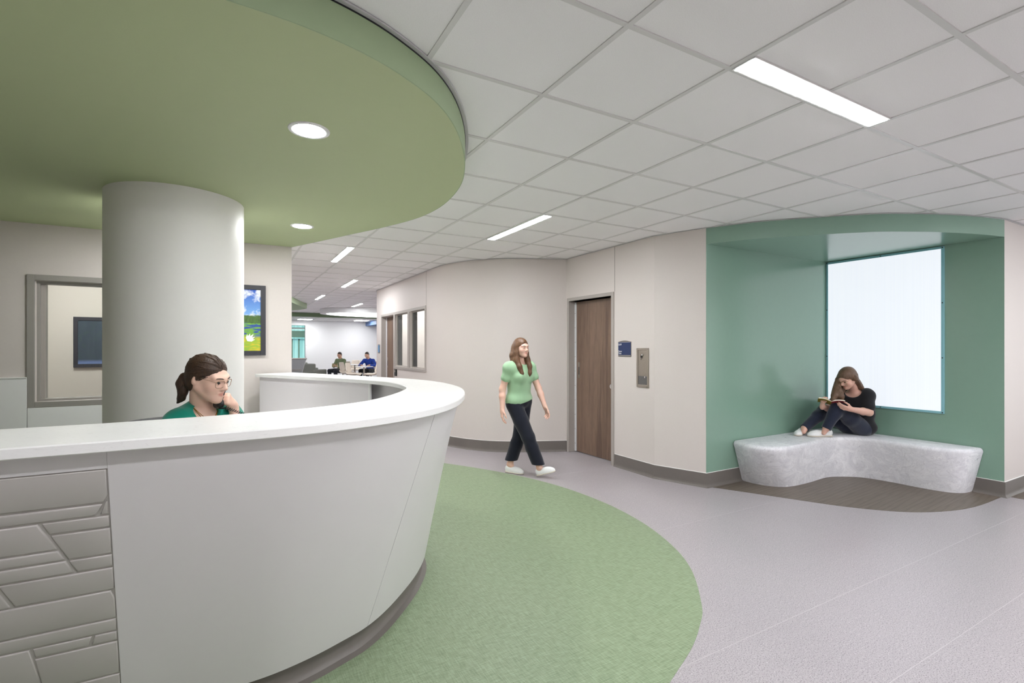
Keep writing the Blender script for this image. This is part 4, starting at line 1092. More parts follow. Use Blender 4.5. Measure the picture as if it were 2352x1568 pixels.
M['navy'] = cloth_mat('trouser cloth navy black', srgb(26,29,42), .85, .1, 500)
F.build('trousers', M['scrub'], root)
for s_ in ('R', 'L'):
    lo, hi = np.minimum(J['ank'+s_], J['toe'+s_])-.08, np.maximum(J['ank'+s_], J['toe'+s_])+.08
    F = Field(lo, hi, .006); F.cap(J['ank'+s_]+V3(0,0,-.02), J['toe'+s_], .044, .034, .02); F.cut(J['ank'+s_]+V3(0,0,.01), (0,0,1)); F.cut(J['toe'+s_]-V3(0,0,.03), (0,0,-1)); F.build('shoe', M['white'], root)

# telephone: handset in her hand, coiled cord to a desk set
X0 = floor_at(-1.46, 2.42)
ph = thing('telephone_handset', 'black telephone handset with coiled cord held to the receptionist\'s far ear', 'telephone', X0, -YAW)
ear_, mou = V3(.006,.078,1.325), V3(.024,.030,1.205)
d = mou-ear_; L = np.linalg.norm(d); d /= L
fdir = V3(.64,-.3,.1); fdir -= d*(fdir@d); fdir /= np.linalg.norm(fdir); sd = np.cross(d, fdir)
F = Field(np.minimum(ear_, mou)-.08, np.maximum(ear_, mou)+.08, .0035)
off = fdir*.020
F.chain([ear_+off-d*.01, ear_+off+d*L*.5+fdir*.006, mou+off+d*.012], [.017,.015,.017], .01)
F.cap(ear_-d*.005, ear_+off, .023, .018, .01); F.cap(mou+d*.01, mou+off+d*.012, .021, .018, .01)
hs = F.build('handset', M['black'], ph)
c0 = mou+d*.032+off*.5; c1 = V3(.070,.02,1.180); c2 = V3(.235,.07,1.108); c3 = V3(.34,.0,.90)
MB().tube([c0, c0*.5+c1*.5+V3(0,0,-.003), c1], .003, 8).build('cord', M['black'], ph, smooth=True)
path = crom([c1, V3(.15,.05,1.143), c2, V3(.30,.04,1.03), c3], 40); path = resamp(path, n=760)
tt = np.gradient(path, axis=0); tt /= np.linalg.norm(tt, axis=1)[:, None]; u1 = np.cross(tt, V3(0,1,0)); u1 /= np.linalg.norm(u1, axis=1)[:, None]; u2 = np.cross(tt, u1)
ang = np.linspace(0, 2*math.pi*46, len(path))[:, None]
MB().tube([tuple(p) for p in path+(u1*np.cos(ang)+u2*np.sin(ang))*.0062], .0016, 5).build('coiled_cord', M['black'], ph, smooth=True)
tb_ = thing('desk_telephone', 'black desk telephone base on the worktop behind the counter', 'telephone', (.34, 2.44, .765), .2)
MB().prism([(-.09,0),(.09,0),(.09,.03),(-.09,.075)], -.09, .09).build('housing', M['black'], tb_, bevel=.006).rotation_euler = (math.pi/2, 0, math.pi/2)
MB().box(-.03,.06,-.06,.0,.050,.056).build('keypad', M['plate_grey'], tb_, bevel=.002)
# chair behind her
ch_ = thing('office_chair', 'dark grey office chair the receptionist sits on', 'chair', floor_at(-1.64, 2.47), -YAW+1.0)
F = Field(V3(-.3,-.3,.42), V3(.3,.3,.62), .012); F.ell((0,0,.535), (.25,.24,.055), None, 0); F.build('seat', M['plate_grey'], ch_)
vs = []; fs = []
for i in range(13):
    a = -1.15+2.3*i/12
    for z, rr in ((.66,.235),(.80,.25),(.98,.262),(1.085,.266),(1.105,.272),(1.085,.292),(.98,.290),(.66,.262)): vs.append((rr*math.sin(a)*1.02, rr*math.cos(a)+.02+0*z, z-.05*abs(a/1.15)**3))
fs = [(i*8+j, (i+1)*8+j, (i+1)*8+(j+1)%8, i*8+(j+1)%8) for i in range(12) for j in range(8)]+[tuple(range(8)), tuple(12*8+j for j in range(7,-1,-1))]
MB().add(vs, fs).build('backrest', M['plate_grey'], ch_, smooth=True, fixn=True, angle=50)
MB().tube([(0,.22,.5),(0,.30,.56),(0,.29,.72)], .02, 10).build('back_support', M['black'], ch_, smooth=True)
MB().tube([(0,0,.08),(0,0,.50)], .028, 14).build('gas_lift', M['black'], ch_, smooth=True)
for k in range(5):
    a = 2*math.pi*k/5; b_ = MB().tube([(0,0,.10),(.28*math.cos(a),.28*math.sin(a),.075)], [.026,.016], 10).build('leg', M['black'], ch_, smooth=True)
    MB().tube([(.28*math.cos(a)-.012*math.sin(a),.28*math.sin(a)+.012*math.cos(a),.032),(.28*math.cos(a)+.012*math.sin(a),.28*math.sin(a)-.012*math.cos(a),.032)], .030, 14).build('castor', M['black'], b_, smooth=True)
# ---- shared small helpers for the remaining people
def shoe(root, heel, toe, up=(0,0,1), s=1.0, mat=None, sole=None, h=.0055, top=.062):
    """slip-on shoe from heel to toe point, both on the sole plane"""
    heel, toe = np.array(heel, float), np.array(toe, float); f = toe-heel; L = np.linalg.norm(f); f /= L; u = np.array(up, float); u -= f*(u@f); u /= np.linalg.norm(u); r = np.cross(f, u); R = np.stack([r, f, u], 1)
    T = lambda x, y, z: heel+R@np.array([x, y, z])*s
    L /= s
    F = Field(np.minimum(heel, toe)-.11, np.maximum(heel, toe)+.13, h)
    F.ell(T(0,.045,.045), np.array([.036,.048,.050])*s, R, .02); F.ell(T(.004,L*.52,.035), np.array([.037,L*.36,.046])*s, R, .03); F.ell(T(.002,L-.062,.024), np.array([.043,.066,.036])*s, R, .03)
    F.cut(T(0,0,.008), -u); F.ell(T(0,.050,.105), np.array([.030,.052,.045])*s, R, .006, 'sub'); F.cut(T(0,0,.078), u)
    o = F.build('shoe', mat or M['shoe'], root)
    G = Field(np.minimum(heel, toe)-.08, np.maximum(heel, toe)+.08, h)
    G.ell(T(0,.045,.012), np.array([.039,.050,.030])*s, R, .03); G.ell(T(.004,L*.5,.012), np.array([.036,L*.36,.03])*s, R, .03); G.ell(T(.002,L-.062,.012), np.array([.046,.068,.03])*s, R, .03)
    G.cut(T(0,0,.016), u); G.cut(T(0,0,0), -u); G.build('sole', sole or M['sole'], o)
    return o
M['shoe'] = plain('white slip-on canvas', srgb(238,238,238), .7, var=.03, scale=200, bump=.1); M['sole'] = plain('shoe sole off white', srgb(214,206,192), .6, var=.05)
def strands(F, paths, k=.02):
    for P, r in paths: F.chain(P, r, k)

# ---- walking woman
root = thing('person', 'woman with long brown hair in light green tee and dark trousers walking past the door', 'person', floor_at(.22, 5.75), -YAW)
s = .93
J = dict(fwd=V3(.72,-.69,0), head=V3(-.043,-.03,1.478), R=head_rot(-2.45,-.05,0), neck=V3(-.056,0,1.315), waist=V3(-.066,.01,1.02), pelvis=V3(-.068,.01,.87),
 shoR=V3(-.185,-.10,1.255), elbR=V3(-.262,-.10,1.0), wriR=V3(-.262,-.15,.775), shoL=V3(.060,.105,1.255), elbL=V3(.165,.09,1.0), wriL=V3(.232,.0,.80),
 hipR=V3(-.130,-.055,.83), kneR=V3(.035,-.13,.455), ankR=V3(.165,-.135,.105), toeR=V3(.215,-.155,.065), hipL=V3(-.010,.070,.83), kneL=V3(-.060,.055,.455), ankL=V3(-.175,.085,.10), toeL=V3(-.125,.06,.04),
 handR=((-.05,-.1,-1),(-.75,-.2,.1),dict(curls=((.25,.4,.3),(.35,.45,.3),(.4,.5,.3),(.45,.5,.3)),thumb=(.3,.3)),.92), handL=((.35,-.15,-.9),(.75,.6,.2),dict(curls=((.25,.4,.3),(.35,.45,.3),(.4,.5,.3),(.45,.5,.3)),thumb=(.3,.3)),.92))
SK2 = skin_mat('skin fair', srgb(228,186,168), None); HR2 = hair_mat('hair brown long', srgb(58,40,28), srgb(122,86,58), (55,55,5))
skin_body(root, J, s, SK2, head_tint(J['head'], J['R'], s, (.84,.58,.58), None, .5), .92, 1.0, .010, hf=.004, w_=1.08, bust=1.0)
eyes(root, J['head'], J['R'], s, srgb(80,70,60), .25, (0,0), SK2, HR2)
F = Field(J['head']-V3(.25,.25,.40), J['head']+.18, .0065); hair_cap(F, J, s, .011, .05, .060)
T = lambda *p: J['head']+J['R']@np.array(p)*s
fall = []
for q in (-1, 1):
    fall += [([T(q*.066,-.005,.03),T(q*.080,.004,-.06),T(q*.088,.022,-.15),T(q*.082,.070,-.23),T(q*.066,.098,-.31),T(q*.060,.108,-.35)], [.026,.030,.034,.032,.024,.008])]
    strands(F, [([T(q*.066,-.005,.03),T(q*.080,.004,-.06),T(q*.088,.022,-.15),T(q*.082,.070,-.23),T(q*.066,.098,-.31),T(q*.060,.108,-.35)], [.026,.030,.034,.032,.024,.008]),
                ([T(q*.05,-.07,.0),T(q*.075,-.06,-.10),T(q*.085,-.03,-.20),T(q*.085,.02,-.27)], [.04,.044,.042,.016])])
F.chain([T(0,-.08,.0),T(0,-.075,-.10),T(0,-.075,-.2),T(0,-.08,-.26)], [.06,.055,.05,.015], .03)
F.ell(T(0,.135,-.055), np.array([.060,.112,.118])*s, J['R'], .012, 'sub'); F.noise(.0012, 120, 9); locks_along(F.build('hair', HR2, root), fall, HR2, 12, 3)
lo, hi = bounds(J, .12); lo[2] = .72; hi[2] = 1.40
F = Field(lo, hi, .007); Rc, ch = torso(F, J, .010, 1.08, 1.0, 1.02, .012)
for s_ in ('R', 'L'): F.cap(J['sho'+s_], J['sho'+s_]*.52+J['elb'+s_]*.48, .056, .060, .02)
F.noise(.004, 36, 11); n_ = J['neck']
F.ell(n_+Rc[:,2]*.035+Rc[:,1]*.040, (.078,.085,.070), Rc, .004, 'sub'); F.cut(V3(-.05,0,.835), V3(.28,0,-1))
M['tee_green'] = cloth_mat('tee cloth light green', srgb(160,196,158), .8, .05, 450)
F.build('tee_shirt', M['tee_green'], root)
lo, hi = bounds(J, .12); hi[2] = 1.0
F = Field(lo, hi, .008); torso(F, J, .004, 1.08, 0, 1.0)
for s_ in ('R', 'L'): limb(F, leg_pts(J, s_), [.090,.084,.072,.070,.068], .004)
F.cut((0,0,.90), (0,0,1))
for s_ in ('R', 'L'): pass
F.noise(.003, 30, 12); F.cut((0,0,.150), (0,0,-1))
F.build('trousers', M['navy'], root)
d_ = V3(-.05,.02,0)-V3(-.175,.085,0)
hl = V3(-.225,.115,.002); tl = V3(-.015,-.005,.002); shoe(root, hl, tl, s=.98)
hr = V3(.135,-.115,.010); tr = V3(.335,-.215,.085); shoe(root, hr, tr, up=(-.3,.15,1), s=.98)

# ---- reading woman on the bench
CX0, CY0 = 4.05, 5.72
def PL(u, v, Y): return V3((u-1162.3)*Y/1129.65-CX0, Y-CY0, CAM_H-(v-798.7)*Y/1129.65)
root = thing('person', 'woman in black tee and leggings reading a book on the marbled bench', 'person', floor_at(CX0, CY0), -YAW)
s = .95
J = dict(fwd=V3(-.80,-.60,0), head=PL(1946,868,5.66), R=head_rot(1.80,-.62,-.05), neck=PL(1961,897,5.745), waist=PL(1972,948,5.80), pelvis=PL(1970,977,5.82),
 shoR=PL(1930,908,5.86), elbR=PL(1908,938,5.80), wriR=PL(1889,934,5.66), shoL=PL(1992,906,5.66), elbL=PL(1996,947,5.58), wriL=PL(1956,940,5.46),
 hipR=PL(1952,981,5.87), kneR=PL(1893,943,5.84), ankR=PL(1848,983,5.72), toeR=PL(1846,992,5.69), hipL=PL(1980,983,5.74), kneL=PL(1924,936,5.60), ankL=PL(1898,983,5.60), toeL=PL(1892,994,5.60),
 handR=((-.15,-.35,.75),(-.80,-.30,.20),dict(curls=((.6,.8,.5),(.7,.8,.5),(.8,.8,.5),(.9,.8,.5)),thumb=(.5,.6)),.82), handL=((-.86,.10,.18),(.15,-.75,-.55),dict(curls=((.35,.45,.3),(.4,.5,.35),(.5,.55,.35),(.6,.6,.4)),thumb=(.45,.5)),.88))
SK3 = skin_mat('skin fair rosy', srgb(226,180,162), None); HR3 = hair_mat('hair brown straight', srgb(64,46,36), srgb(128,98,76), (60,60,5))
skin_body(root, J, s, SK3, head_tint(J['head'], J['R'], s, (.84,.60,.60), None, .6), 1.0, .95, .009, hf=.0038, w_=1.08, bust=.9)
eyes(root, J['head'], J['R'], s, srgb(80,70,60), .8, (0,-.4), SK3, HR3)
M['specs_gold'] = plain('spectacle frame pale gold', srgb(214,190,150), .25, metal=.6, var=.1)
glasses(root, J['head'], J['R'], s, M['specs_gold'], M['lens'], .026, .022, .45)
F = Field(J['head']-V3(.30,.25,.36), J['head']+.20, .006); hair_cap(F, J, s, .014, .05, .058)
T = lambda *p: J['head']+J['R']@np.array(p)*s
# curtain of hair falling straight down past the far cheek onto the chest
F.ell(T(-.012,.135,-.050), np.array([.072,.112,.125])*s, J['R'], .012, 'sub')
fall = [([T(.066,.030,.040),PL(1925,872,5.70),PL(1921,890,5.67),PL(1917,908,5.64),PL(1911,924,5.62)], [.024,.026,.032,.034,.016]),
            ([T(.066,.050,.010),PL(1926,884,5.66),PL(1928,898,5.63),PL(1932,910,5.61),PL(1935,920,5.60)], [.012,.018,.026,.030,.014]),
            ([T(-.066,-.020,.050),T(-.080,-.024,-.01),PL(1971,879,5.66),PL(1978,890,5.68),PL(1983,896,5.70)], [.022,.026,.028,.024,.010])]
strands(F, fall+[([T(.04,-.05,.0),PL(1937,885,5.74),PL(1928,905,5.72),PL(1916,922,5.70)], [.04,.044,.036,.014]),
            ([T(-.04,-.06,.0),PL(1966,884,5.72),PL(1972,900,5.78)], [.04,.04,.02])])
F.noise(.0012, 130, 21); locks_along(F.build('hair', HR3, root), fall, HR3, 12, 5)
lo, hi = bounds(J, .13); hi[2] = 1.12
F = Field(lo, hi, .007); Rc, ch = torso(F, J, .010, 1.08, .95, 1.02, .02)
for s_ in ('R', 'L'): F.cap(J['sho'+s_], J['sho'+s_]*.30+J['elb'+s_]*.70, .066, .066, .02)
F.noise(.004, 36, 22); n_ = J['neck']; F.ell(n_+Rc[:,2]*.030+Rc[:,1]*.050, (.095,.095,.085), Rc, .004, 'sub'); F.cut((0,0,.470), (0,0,-1))
M['tee_black'] = cloth_mat('tee cloth black', srgb(34,34,38), .85, .08, 450)
F.build('tee_shirt', M['tee_black'], root)
lo, hi = bounds(J, .14); hi[2] = .95
F = Field(lo, hi, .007)
Rp = frame_of(J['waist']-J['pelvis'], J['fwd']); F.ell(J['pelvis']+V3(0,0,-.01), (.178,.128,.10), Rp, .05)
for s_ in ('R', 'L'): limb(F, leg_pts(J, s_), [.094,.086,.066,.062,.047], .002, .03)
for s_ in ('R', 'L'):
    a_ = J['ank'+s_]; k_ = J['kne'+s_]; dd = (a_-k_)/np.linalg.norm(a_-k_)
    F.ell(a_+dd*.045, (.075,.075,.045), frame_of(dd, (1,0,0)), .003, 'sub')
F.cut((0,0,.463), (0,0,-1))
M['legging'] = cloth_mat('legging cloth dark navy', srgb(34,40,60), .75, .08, 450, .3)
F.build('leggings', M['legging'], root)
zb_ = .463
def onb(u, v): 
    Y = 1129.65*(CAM_H-zb_)/(v-798.7); p = PL(u, v, Y); p[2] = zb_; return p
shoe(root, onb(1911,1002), onb(1856,1002), s=.95); shoe(root, onb(1857,990)+V3(0,0,0), onb(1830,1001), s=.95)
# book
bk = thing('book', 'open paperback with olive cover in the hands of the woman on the bench', 'book', floor_at(CX0, CY0), -YAW)
M['paper'] = plain('book paper', srgb(236,228,212), .8, var=.05, scale=300); M['cover_olive'] = plain('book cover olive', srgb(150,134,30), .5, var=.1, scale=20); M['cover_red'] = plain('book cover red', srgb(150,40,50), .5, var=.3, scale=14)
sp_ = PL(1909,926,5.60); ax = V3(.50,.84,-.30); ax /= np.linalg.norm(ax)      # spine direction, towards her
def leaf_block(dirv, cover, n1):
    d = np.array(dirv, float); d -= ax*(d@ax); d /= np.linalg.norm(d); nrm = np.cross(d, ax); nrm *= np.sign(nrm@n1)
    def slab(t0, t1, w0, hh, bow, name, mat, parent):
        m = MB(); vs = []; N = 8
        for i in range(N+1):
            x = w0*i/N; b_ = bow*math.sin(math.pi*i/N*.8)
            for t_ in (t0*(.25+.75*min(1,i/2)), t1*(.25+.75*min(1,i/2))):
                for h_ in (-hh, hh): vs.append(sp_+d*x+ax*h_+nrm*(t_+b_))
        fs = []
        for i in range(N):
            o = i*4; fs += [(o,o+4,o+5,o+1),(o+2,o+3,o+7,o+6),(o,o+2,o+6,o+4),(o+1,o+5,o+7,o+3)]
        fs += [(0,1,3,2),(N*4,N*4+2,N*4+3,N*4+1)]
        return m.add(vs, fs).build(name, mat, parent, smooth=True, fixn=True, angle=40)
    c_ = slab(-.0015, 0, .132, .098, .014, 'cover', M[cover], bk); slab(0, .014, .126, .094, .014, 'pages', M['paper'], bk)
leaf_block((-.82,.55,.16), 'cover_olive', V3(0,0,1)); leaf_block((.82,-.57,.02), 'cover_red', V3(0,0,1))
# ------------------------------------------------------------------ far lounge: two men, chairs, tables
M['chair_cream'] = plain('moulded chair cream', srgb(214,202,188), .55, var=.03, scale=20)
M['sofa'] = cloth_mat('armchair fabric grey green', srgb(132,134,126), .9, .12, 300)
M['table_white'] = plain('table laminate white', srgb(240,240,240), .35, var=.01)
M['tub_grey'] = plain('grey slatted chair back', srgb(150,150,152), .5, var=.05, scale=30)
def swivel(label, X, Y, rz, group='cream swivel chairs in the far lounge'):
    t = thing('swivel_chair', label, 'chair', floor_at(X, Y), rz, group)
    # shell: seat and high back in one bent sheet, forward is local -y
    prof = [(-.24,.43),(-.20,.455),(0,.445),(.14,.455),(.20,.50),(.235,.62),(.27,.80),(.285,.90)]; wd = [.21,.235,.24,.235,.23,.225,.20,.165]
    P = resamp(crom([(y, z, w_) for (y, z), w_ in zip(prof, wd)], 6), n=26); vs = []; n = 9
    for y, z, w_ in P:
        for k in range(n):
            q = -1+2*k/(n-1); lift = .05*abs(q)**2.4*(1 if z < .6 else .35); vs.append((w_*q, y-(.05*abs(q)**2 if z > .55 else 0), z+lift*(1 if z < .8 else 0)))
    fs = [(i*n+j, i*n+j+1, (i+1)*n+j+1, (i+1)*n+j) for i in range(len(P)-1) for j in range(n-1)]
    o = MB().add(vs, fs).build('shell', M['chair_cream'], t, smooth=True); md = o.modifiers.new('thick', 'SOLIDIFY'); md.thickness = .035; md.offset = 0
    F = Field(V3(-.3,-.3,.44), V3(.3,.3,.56), .02); F.ell((0,-.02,.485), (.21,.21,.035), None, 0); F.build('seat_pad', M['chair_cream'], t)
    MB().tube([(0,0,.04),(0,0,.44)], .025, 12).build('pedestal', M['steel'], t, smooth=True)
    for k in range(4):
        a = math.pi/4+math.pi/2*k; MB().tube([(0,0,.06),(.27*math.cos(a),.27*math.sin(a),.018)], [.022,.014], 8).build('foot', M['steel'], t, smooth=True)
    return t
def round_table(label, X, Y, r):
    t = thing('round_table', label, 'table', floor_at(X, Y), 0, 'white round tables in the far lounge')
    MB().lathe([(0,.715),(r-.01,.715),(r,.722),(r,.734),(r-.006,.74),(0,.74)], 40).build('table_top', M['table_white'], t, smooth=True, weld=True)
    MB().tube([(0,0,.02),(0,0,.715)], .035, 14).build('pedestal', M['steel'], t, smooth=True)
    MB().lathe([(0,0),(.25,0),(.25,.008),(.05,.028),(0,.03)], 32).build('base', M['steel'], t, smooth=True, weld=True)
    return t
def at(u, Y): return (u-1162.3)*Y/1129.65
round_table('white round table in front of the man in blue', at(836,19.6), 19.6, .36)
round_table('white round table farther back between the two men', at(815,21.9), 21.9, .40)
swivel('cream swivel chair nearest the man in green, seen from its side', at(797,19.8), 19.8, -YAW+1.45)
swivel('cream swivel chair at the near table, side on beside the man in green', at(812,18.8), 18.8, -YAW+1.45)
swivel('cream swivel chair behind the farther table with its back upright', at(816,23.0), 23.0, -YAW+.15)
swivel('cream swivel chair at the right edge of the lounge beside the man in blue', at(853,18.7), 18.7, -YAW-1.5)
swivel('cream swivel chair under the man reading in green', at(785,20.7), 20.85, -YAW-.35)
swivel('cream swivel chair under the man in blue', at(848,20.55), 20.75, -YAW-.2)
def armchair(label, X, Y, rz):
    t = thing('armchair', label, 'armchair', floor_at(X, Y), rz, 'grey green armchairs')
    MB().box(-.30,.30,-.34,.26,.14,.40).build('seat', M['sofa'], t, bevel=.04, segs=3)
    MB().box(-.36,.36,.20,.38,.12,.84).build('backrest', M['sofa'], t, bevel=.05, segs=3)
    for q in (-1, 1): MB().box(q*.36-.07 if q > 0 else -.43,.43 if q > 0 else -.29,-.34,.36,.12,.60).build('armrest', M['sofa'], t, bevel=.05, segs=3)
    for q in (-1, 1):
        for w_ in (-1, 1): MB().tube([(q*.34,w_*.28,0),(q*.34,w_*.28,.13)], .018, 8).build('leg', M['black'], t)
    return t
armchair('grey green armchair nearer the reading man, its back towards us', at(719,20.2), 20.2, -YAW+2.75)
armchair('grey green armchair farther left, half hidden by the counter', at(702,21.6), 21.6, -YAW+1.2)
t = thing('lounge_chair', 'tall grey chair with a slotted back at the end of the left wall', 'chair', floor_at(at(664,16.2), 16.2), -YAW+.15)
m = MB(); vs = []
for z, hw, y in ((.40,.34,.0),(.75,.42,.07),(1.10,.50,.14)):
    for q in (-1, 1):
        for dy in (0, .04): vs.append((q*hw, y+dy, z))
fs = []
for i in range(2):
    o = i*4; fs += [(o,o+2,o+6,o+4),(o+1,o+5,o+7,o+3),(o,o+4,o+5,o+1),(o+2,o+3,o+7,o+6)]
fs += [(0,1,3,2),(8,10,11,9)]
bp = m.add(vs, fs).build('backrest', M['tub_grey'], t, bevel=.012, fixn=True)
MB().tube([(-.52,.16,1.115),(.52,.16,1.115)], .026, 10).build('top_rail', M['frame'], t, smooth=True)
for z in (.72,.76): MB().box(-.36,.36,.0+(z-.4)*.2-.012,.0+(z-.4)*.2+.01,z-.008,z+.008).build('slot_trim', M['frame'], bp, bevel=.003)
MB().box(-.36,.36,-.50,.06,.34,.44).build('seat', M['tub_grey'], t, bevel=.03)
for q in (-1, 1):
    for y in (-.42,.02): MB().tube([(q*.28,y,0),(q*.28,y,.35)], .018, 8).build('leg', M['tub_grey'], t)

def man(label, X0, Y0, J, shirtc, trous, hairc, collar=False, sleeve=1.0, seed=3, stub=.5):
    root = thing('person', label, 'person', floor_at(X0, Y0), -YAW); s = 1.0
    SK = skin_mat('skin tan', srgb(222,176,152), None); HR = hair_mat('hair short dark', srgb(30,24,20), srgb(62,48,40), (90,90,60))
    skin_body(root, J, s, SK, head_tint(J['head'], J['R'], s, (.85,.65,.62), None, .3, stub), 1.1, 1.1, .014, hf=.007, male=True, w_=1.12)
    eyes(root, J['head'], J['R'], s, srgb(60,45,35), .55, (0,-.3), SK, HR, False)
    F = Field(J['head']-.16, J['head']+.18, .008); hair_cap(F, J, s, .002, .05, .060)
    F.ell(J['head']+J['R']@V3(0,.135,-.055), (.07,.112,.122), J['R'], .01, 'sub'); F.cut(J['head']+J['R']@V3(0,0,-.05), V3(0,0,0)-J['R'][:,2]*.9+J['R'][:,1]*.5)
    F.build('hair', HR, root)
    lo, hi = bounds(J, .14); lo[2] = max(lo[2], .42); hi[2] = J['neck'][2]+.07
    F = Field(lo, hi, .012); Rc, ch = torso(F, J, .014, 1.14, 0, .95)
    for s_ in ('R', 'L'):
        a = arm_pts(J, s_); e = J['elb'+s_]*(1-sleeve)+J['wri'+s_]*sleeve
        F.cap(J['sho'+s_], J['elb'+s_], .070, .056, .02); F.cap(J['elb'+s_], e, .056, .042, .02)
    F.noise(.005, 34, seed); F.ell(J['neck']+Rc[:,2]*.04+Rc[:,1]*.02, (.066,.066,.045), Rc, .004, 'sub'); F.cut((0,0,.47), (0,0,-1))
    sh = F.build('shirt', shirtc, root)
    if collar:
        pts = [J['neck']+Rc[:,0]*.070*math.sin(a)+Rc[:,1]*(.012+.066*math.cos(a))+Rc[:,2]*(.028-.045*max(0,math.cos(a))) for a in np.linspace(-2.9,2.9,24)]
        MB().tube(pts, .013, 8).build('collar', shirtc, sh, smooth=True)
    lo, hi = bounds(J, .14); hi[2] = .78
    F = Field(lo, hi, .014); torso(F, J, .008, 1.1, 0, .98)
    for s_ in ('R', 'L'): limb(F, leg_pts(J, s_), [.098,.090,.074,.070,.062], .004)
    F.cut((0,0,.66), (0,0,1)); F.build('trousers', trous, root)
    for s_ in ('R', 'L'):
        a_, t_ = J['ank'+s_], J['toe'+s_]; f = t_-a_; f[2] = 0; f /= np.linalg.norm(f)
        h0 = a_-f*.06; h0[2] = .003; shoe(root, h0, h0+f*.27, s=1.05, mat=M['black'], sole=M['plate_grey'], h=.010)
    return root
def PM(u, v, Y, X0, Y0): return V3((u-1162.3)*Y/1129.65-X0, Y-Y0, CAM_H-(v-798.7)*Y/1129.65)
Y0 = 20.6; X0 = at(782, Y0); q = lambda u, v, dy=0: PM(u, v, Y0+dy, X0, Y0)
J = dict(fwd=V3(-.45,-.89,0), head=V3(-.02,-.06,1.185), R=head_rot(2.75,-.40,0), neck=V3(.0,0,1.02), waist=V3(.02,.04,.72), pelvis=V3(.02,.05,.57),
 shoR=V3(-.17,.08,.955), elbR=V3(-.27,-.02,.70), wriR=V3(-.20,-.24,.70), shoL=V3(.17,-.06,.955), elbL=V3(.20,-.18,.70), wriL=V3(.0,-.32,.70),
 hipR=V3(-.07,.05,.53), kneR=V3(-.36,-.30,.53), ankR=V3(-.34,-.28,.11), toeR=V3(-.42,-.42,.06), hipL=V3(.10,-.02,.53), kneL=V3(-.06,-.43,.52), ankL=V3(-.05,-.40,.11), toeL=V3(-.11,-.55,.06),
 handR=((.2,-.75,.2),(-.7,-.1,-.5),dict(curls=((.4,.5,.4),)*4)), handL=((-.6,-.6,.2),(.5,-.5,-.6),dict(curls=((.4,.5,.4),)*4)))
man('man in olive green sweater sitting in the far lounge reading a book', X0, Y0, J, cloth_mat('sweater olive green', srgb(122,136,104), .9), cloth_mat('trousers charcoal', srgb(44,46,54), .85), None, False, .95, 31)
bk2 = thing('book', 'open book held by the man in the green sweater', 'book', floor_at(X0, Y0), -YAW)
cp = NT('book cover photo print'); cn = cp.noise(cp.coords(), 24, 3); cp.base(cp.ramp(cn, [(.3,srgb(60,60,44)),(.45,srgb(120,110,50)),(.55,srgb(200,186,150)),(.7,srgb(90,60,40))])); M['cover_photo'] = cp.m
cv = V3(-.115,-.36,.765)
for sg, nm in ((-1,'cover_olive'),(1,'cover_red')):
    d = V3(.93*sg,-.18 if sg > 0 else .10,.0); up = V3(-.08,.45,.88); up /= np.linalg.norm(up); d /= np.linalg.norm(d); nn = np.cross(d, up); nn /= np.linalg.norm(nn)
    for t0, t1, mt, pn in ((-.002,.001,'cover_photo','cover'),(.002,.012,'paper','pages')):
        t0_, t1_ = (t0, t1) if (nn@V3(0,1,0)) > 0 else (-t0, -t1)
        vs = [cv+d*x+up*h_+nn*t_ for t_ in (t0_, t1_) for x, h_ in ((.004,-.075),(.115,-.075),(.115,.075),(.004,.075))]
        MB().add(vs, [(0,3,2,1),(4,5,6,7),(0,1,5,4),(1,2,6,5),(2,3,7,6),(3,0,4,7)]).build(pn, M[mt], bk2, fixn=True)
Y0 = 20.45; X0 = at(847, Y0)
J = dict(fwd=V3(-.30,-.95,0), head=V3(-.05,-.10,1.19), R=head_rot(2.80,-.45,0), neck=V3(.0,-.01,1.02), waist=V3(.02,.06,.72), pelvis=V3(.03,.07,.57),
 shoR=V3(-.19,.02,.955), elbR=V3(-.34,-.16,.74), wriR=V3(-.20,-.42,.775), shoL=V3(.19,-.05,.955), elbL=V3(.36,-.20,.75), wriL=V3(.16,-.40,.775),
 hipR=V3(-.06,.06,.53), kneR=V3(-.24,-.36,.54), ankR=V3(-.24,-.32,.11), toeR=V3(-.28,-.46,.06), hipL=V3(.13,.02,.53), kneL=V3(.06,-.42,.54), ankL=V3(.06,-.38,.11), toeL=V3(.04,-.54,.06),
 handR=((.55,-.6,-.02),(0,0,1),dict(curls=((.4,.6,.4),)*4)), handL=((-.6,-.5,-.02),(0,0,1),dict(curls=((.3,.5,.4),)*4)))
man('man in royal blue quarter-zip shirt writing at a white table in the far lounge', X0, Y0, J, cloth_mat('shirt royal blue', srgb(34,66,160), .8), cloth_mat('trousers black', srgb(30,30,32), .85), None, True, .92, 37, .35)

